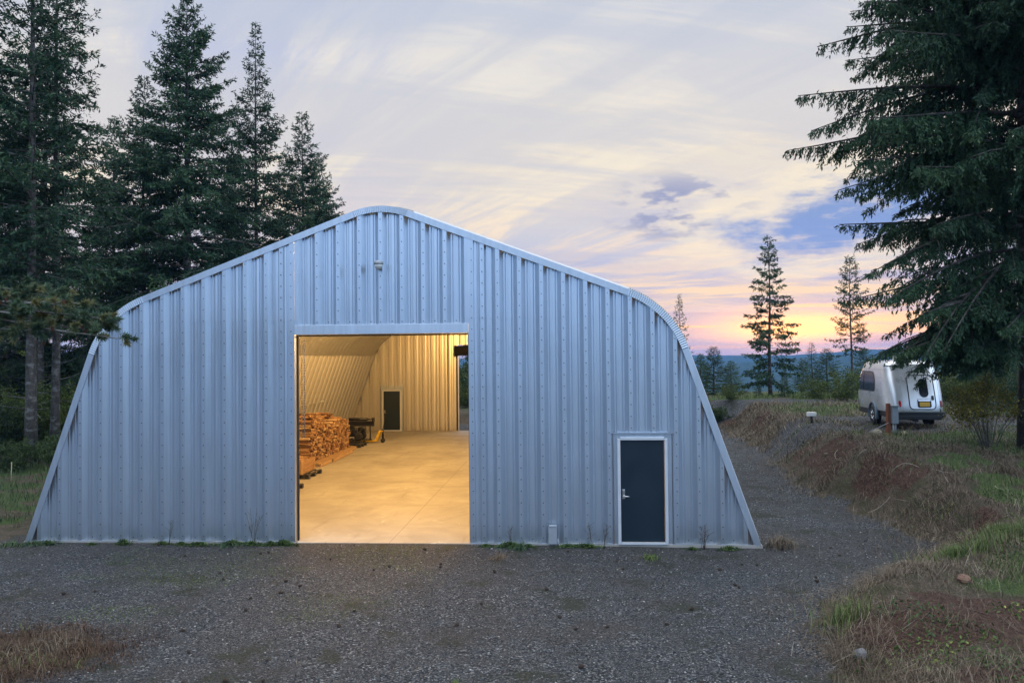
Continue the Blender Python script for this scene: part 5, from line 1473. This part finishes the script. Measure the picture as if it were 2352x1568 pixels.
def stuff_blades(name, label, x, y, h, w, lean, m, seed):
    v, f = blades(x, y, h, w, lean, seed)
    g2 = np.random.default_rng(seed + 1)
    tint = np.clip(.55 * fbm(x * 1.7, y * 1.7, seed, 3) + .6 * g2.uniform(0, 1, len(x)), 0, 1)
    return tag(link(bpy.data.objects.new(name, mesh_np(name, v, f, m, attrs={'tint': ('POINT', np.repeat(tint, 6))}))), label, name.replace('_', ' '), kind='stuff')
# green grass on the shelf and bank
x, y = scatter(330000, 5, 34, -8.5, 34, lambda x, y: np.clip(masks(x, y)[1], 0, 1) * (.25 + .75 * sst(.40, .55, fbm(x * 1.1, y * 1.1, 15, 3))), 1.2)
dep = np.hypot(x - CAM.x, y - CAM.y)
stuff_blades('grass', 'short green grass on the upper shelf and mounds at the right', x, y, g.uniform(.05, .15, len(x)) * (1 + .02 * dep), np.maximum(.007, .00042 * dep), .55, M_grass, 301)
x, y = scatter(90000, -40, -7.5, -2, 40, lambda x, y: np.clip(masks(x, y)[1] + .15, 0, 1), .7)
dep = np.hypot(x - CAM.x, y - CAM.y)
stuff_blades('grass', 'rough green grass under the trees left of the workshop', x, y, g.uniform(.10, .34, len(x)), np.maximum(.009, .0005 * dep), .9, M_weed, 311)
x, y = scatter(40000, -40, -7.5, -2, 40, lambda x, y: sst(.44, .60, fbm(x * .6, y * .6, 111, 3)), .7)
dep = np.hypot(x - CAM.x, y - CAM.y)
stuff_blades('dry_grass', 'pale dry grass under the trees left of the workshop', x, y, g.uniform(.08, .34, len(x)), np.maximum(.008, .00045 * dep), 1.0, M_dry, 315)
# dry grass over the cut bank and its foot
def wdry(x, y):
    gr, gn, so = masks(x, y); td = toe_dist(x, y)
    mound = sst(2.2, 1.2, np.hypot(x - 9.6, (y + 5.7) * 1.5))
    return np.clip((1 - .85 * mound) * sst(-1.6, .2, td) * (1 - gr * .85) * (1 - .7 * gn) * (.2 + .8 * sst(.40, .56, fbm(x * .9, y * .9, 25, 3))), 0, 1)
x, y = scatter(380000, 4, 22, -8.6, 27, wdry, 1.0)
dep = np.hypot(x - CAM.x, y - CAM.y)
stuff_blades('dry_grass', 'matted dry brown grass over the cut bank at the right', x, y, g.uniform(.04, .30, len(x)) * (.3 + 1.5 * fbm(x * 2.4, y * 2.4, 95, 3)), np.maximum(.006, .00042 * dep), 1.7, M_dry, 321)
# tangled dead brush over the bank
x, y = scatter(30000, 5, 20, -8.6, 22, lambda x, y: wdry(x, y) * sst(.42, .60, fbm(x * 1.3, y * 1.3, 225, 3)), .8)
n = len(x); P0 = np.stack([x, y, ground_z(x, y) + g.uniform(0, .14, n)], 1)
dv = unit(g.normal(size=(n, 3)) * np.array([1, 1, .55]) + np.array([0, 0, .15]))
v_, f_, t_ = kites(P0, dv, g.uniform(.12, .55, n), g.uniform(.006, .013, n), g, g.uniform(0, 1, n))
M_brush = tint_mat('dead_brush', [(0, (.020, .013, .010)), (.6, (.075, .050, .036)), (.9, (.16, .12, .085)), (1, (.42, .36, .28))], .8)
tag(link(bpy.data.objects.new('dead_brush', mesh_np('dead_brush', v_, f_, M_brush, attrs={'tint': ('POINT', t_)}))), 'tangled dead brown brush over the cut bank', 'brush', kind='stuff')
# low leafy weeds dotted over the bank and the near mound
def wleaf(x, y): return sst(-.3, .6, toe_dist(x, y)) * sst(.50, .60, fbm(x * 1.25, y * 1.25, 425, 4))
x, y = scatter(70000, 5, 20, -8.6, 16, wleaf, .7)
n = len(x); P0 = np.stack([x, y, ground_z(x, y) + g.uniform(0, .10, n) * fbm(x * 2.2, y * 2.2, 426, 2) * 2], 1)
v_, f_, t_ = kites(P0, unit(g.normal(size=(n, 3)) + np.array([0, 0, .4])), g.uniform(.03, .085, n), g.uniform(.016, .04, n), g, np.clip(.7 * fbm(x * 1.1, y * 1.1, 427, 3) + .5 * g.uniform(0, 1, n), 0, 1))
M_leafw = tint_mat('leafy_weed', [(0, (.012, .030, .010)), (.55, (.050, .095, .022)), (.85, (.12, .16, .035)), (1, (.30, .29, .06))], .6)
tag(link(bpy.data.objects.new('leafy_weeds', mesh_np('leafy_weeds', v_, f_, M_leafw, attrs={'tint': ('POINT', t_)}))), 'low green leafy weeds dotted over the bank and near mound', 'weeds', kind='stuff')
# thin litter on the gravel
x, y = scatter(26000, -9, 12, -8.6, 8, lambda x, y: sst(.50, .62, fbm(x * .55, y * .55, 45, 4)) * .8, .8)
stuff_blades('straw_litter', 'thin straw and twigs scattered over the gravel', x, y, g.uniform(.03, .10, len(x)), np.full(len(x), .006), 3.0, M_dry, 331)
# rusty weed corner lower left
def wc(x, y): return sst(2.4, 1.0, np.hypot((x + 3.9), (y + 6.6) * 1.15) + 2.6 * (fbm(x * .55, y * .55, 21, 4) - .47))
x, y = scatter(90000, -7, .8, -8.8, -3.2, wc, .0)
stuff_blades('rusty_weeds', 'low rusty brown weeds filling the lower left corner', x, y, g.uniform(.03, .24, len(x)) * (.25 + 1.9 * fbm(x * 2.6, y * 2.6, 8, 2) ** 1.5), g.uniform(.004, .010, len(x)), 1.2, M_rust, 341)
x, y = scatter(26000, -7, .8, -8.8, -3.6, lambda x, y: wc(x + .2, y) * sst(.44, .56, fbm(x * 1.3, y * 1.3, 65, 3)), .0)
stuff_blades('dry_grass', 'pale dry straw tufts among the rusty weeds at the lower left', x, y, g.uniform(.10, .38, len(x)), np.full(len(x), .006), 1.3, M_dry, 351)
x, y = scatter(16000, -7, .5, -8.8, -3.6, lambda x, y: wc(x, y) * sst(.50, .60, fbm(x * 1.5, y * 1.5, 165, 3)), .0)
stuff_blades('grass', 'dull green sprigs among the rusty weeds at the lower left', x, y, g.uniform(.05, .2, len(x)), np.full(len(x), .009), .8, M_grass, 355)
# weeds along the foot of the wall
def wfoot(x, y): return np.exp(-((y + .2) / .2) ** 2) * sst(.42, .62, fbm(x * 3.4, y * 1.5, 75, 4)) * sst(.34, .52, fbm(x * .7, y * .1 + 3, 76, 2)) * (np.abs(x) > 2.0)
x, y = scatter(60000, -8.2, 8.0, -.9, -.06, wfoot, .0)
stuff_blades('wall_weeds', 'dark green weeds along the foot of the ribbed wall', x, y, g.uniform(.01, .16, len(x)) * (.2 + 1.4 * fbm(x * 3, y * 2, 175, 3)), g.uniform(.012, .03, len(x)), 1.6, M_weed, 361)
x, y = scatter(50000, -9.5, 1.5, -5.0, -.3, lambda x, y: sst(.50, .62, fbm(x * .6, y * .8, 85, 4)) * .8, .0)
stuff_blades('ground_moss', 'thin low green moss and seedlings in the gravel at the left', x, y, g.uniform(.008, .035, len(x)), g.uniform(.008, .02, len(x)), 1.0, M_grass, 371)
# dark leafy clumps at the foot of the wall
def clump_mesh(seed, n):
    g2 = np.random.default_rng(seed); q = np.minimum(np.abs(g2.normal(size=n)), 1.7) * .075; a = g2.uniform(0, 6.28, n)
    P0 = np.stack([q * np.cos(a) * 1.7, q * np.sin(a) * .7, g2.uniform(0, .13, n) * np.exp(-(q / .16) ** 2)], 1)
    v, f, tt = kites(P0, unit(g2.normal(size=(n, 3)) + np.array([0, 0, .5])), g2.uniform(.03, .075, n), g2.uniform(.014, .03, n), g2, g2.uniform(0, .8, n))
    return mesh_np('weed_clump', v, f, M_leafw, attrs={'tint': ('POINT', tt)})
cms = [clump_mesh(601 + k, 420) for k in range(3)]
for k_, cx_ in enumerate((-7.3, -6.3, -5.6, -4.75, -4.3, -3.9, -3.2, -2.75, -2.35, -2.05, 2.25, 2.75, 3.15, 3.95, 4.35, 6.5, 7.25)):
    o_ = link(bpy.data.objects.new('weed_clump', cms[k_ % 3])); s_ = g.uniform(.55, 1.15); o_.scale = (s_ * g.uniform(.8, 1.8), s_, s_ * g.uniform(.5, .9))
    cy_ = -.17 - g.uniform(0, .10); o_.location = (cx_, cy_, gz(cx_, cy_) - .01); o_.rotation_euler = (0, 0, g.uniform(-.3, .3))
    tag(o_, 'small dark green weed clump at the foot of the ribbed wall', 'weed', 'weed clumps along the foot of the wall')
# single taller tufts
def tuft(label, x0, y0, n, r, hmin, hmax, m, seed, lean=.7, w=.008, kind='grass_tuft', group=None):
    g2 = np.random.default_rng(seed); q = np.abs(g2.normal(size=n)) * r * .6; a = g2.uniform(0, 6.28, n)
    x, y = x0 + q * np.cos(a), y0 + q * np.sin(a)
    h = g2.uniform(hmin, hmax, n)
    v, f = blades(x, y, h, np.full(n, w), lean, seed)
    tint = np.clip(.2 + .7 * g2.uniform(0, 1, n), 0, 1)
    base = np.array([x0, y0, gz(x0, y0)])
    o_ = link(bpy.data.objects.new(kind, mesh_np(kind, v - base, f, m, attrs={'tint': ('POINT', np.repeat(tint, 6))})))
    o_.location = base
    return tag(o_, label, 'grass tuft', group)
tuft('tall green tuft of grass at the gravel edge, lower right', 7.95, -4.9, 300, .42, .12, .46, M_grass, 401, .7, .007)
tuft('bright green grassy cap on the hollow mound at the right edge', 10.95, -1.9, 2600, .75, .10, .32, M_grass, 402, .5)
tuft('second green grassy cap farther right on the hollow mound', 12.1, -1.4, 2600, .8, .10, .34, M_grass, 403, .5)
tuft('bleached straw tuft just off the right corner of the workshop', 8.35, .05, 520, .32, .12, .34, M_dry, 404, .9)
#tuft('bleached tuft of dead grass in the gravel right of the doors', 7.1, -2.9, 260, .26, .06, .20, M_dry, 405, 1.3)
tuft('pale matted straw on the near mound at the right', 9.6, -3.1, 1200, .7, .10, .26, M_dry, 406, 1.6)
tuft('small green sprig in the gravel straight below the doorway', 2.55, -7.0, 70, .07, .03, .09, M_grass, 407)
tuft('sparse brown tuft by the wall below the utility box', 2.6, -1.0, 240, .20, .04, .12, M_dry, 408, 1.6)
tuft('lone green weed patch in the gravel below the entry door', 5.6, -.9, 220, .2, .03, .09, M_grass, 409, 1.0, .014)
# thin dead stalks standing against the wall
def stalks(label, x0, y0, n, h, seed):
    g2 = np.random.default_rng(seed); mb = MB()
    for k in range(n):
        a = g2.uniform(0, 6.28); l_ = g2.uniform(.08, .35) * h; hh_ = h * g2.uniform(.6, 1.1)
        mb.tube([(g2.normal() * .03, g2.normal() * .03, -.03), (math.cos(a) * l_ * .4, math.sin(a) * l_ * .25, hh_ * .5), (math.cos(a) * l_, math.sin(a) * l_ * .4, hh_)], [.005, .004, .0025], 4)
        for q in range(3):
            f_ = g2.uniform(.4, .9); b0 = Vector((math.cos(a) * l_ * f_, math.sin(a) * l_ * .35 * f_, hh_ * f_))
            mb.tube([b0, b0 + Vector((g2.normal() * .06, g2.normal() * .03, .09))], [.003, .002], 3)
    o_ = mb.build('dead_stalks', M_stalk); o_.location = (x0, y0, gz(x0, y0)); return tag(o_, label, 'weed')
M_stalk = mat('dead_stalk', (.075, .055, .04), .9)
stalks('tall thin dead stalks against the wall left of the big doorway', -2.75, -.16, 5, .78, 501)
stalks('short dead stalks against the wall near the left corner', -4.6, -.14, 3, .5, 502)
stalks('dead stalks against the wall right of the utility box', 4.45, -.14, 4, .5, 503)
stalks('dead stalks bending by the left frame of the entry door', 4.72, -.16, 4, .55, 504)
stalks('fan of dead stalks against the wall right of the entry door', 6.75, -.16, 8, .55, 505)
stalks('bent dead stalk against the wall right of the big doorway', 2.75, -.14, 3, .42, 506)
# bleached twigs lying on the bank
for k_, (bx_, by_) in enumerate(((12.1, 5.9), (12.6, 4.2), (11.9, 7.4), (13.2, 3.4), (12.9, 6.6), (11.7, 3.6), (13.8, 2.2), (10.3, -1.1))):
    mb = MB(); a = g.uniform(0, 6); l_ = g.uniform(.35, .8); pts_ = []
    for q in range(6):
        f_ = q / 5 - .5; xx, yy_ = bx_ + math.cos(a + .8 * f_) * l_ * f_, by_ + math.sin(a + .8 * f_) * l_ * f_
        pts_.append((xx - bx_, yy_ - by_, gz(xx, yy_) - gz(bx_, by_) + .035 + .03 * math.cos(f_ * 3)))
    mb.tube(pts_, [.005, .006, .006, .005, .004, .003], 5)
    if 'M_twig' not in globals(): M_twig = mat('bleached_twig', (.42, .37, .30), .8)
    o_ = mb.build('bleached_twig', M_twig); o_.location = (bx_, by_, gz(bx_, by_)); tag(o_, 'bleached dead twig lying on the cut bank', 'twig', 'bleached twigs on the cut bank')
# slim stake in the grass by the left woods
sp_ = spot(26, 26.5); MB_ = MB(); MB_.tube([(0, 0, -.1), (.02, 0, .7)], .014, 5)
o_ = MB_.build('stake', M_rock); o_.location = sp_; tag(o_, 'thin pale stake standing in the grass at the left edge', 'stake')
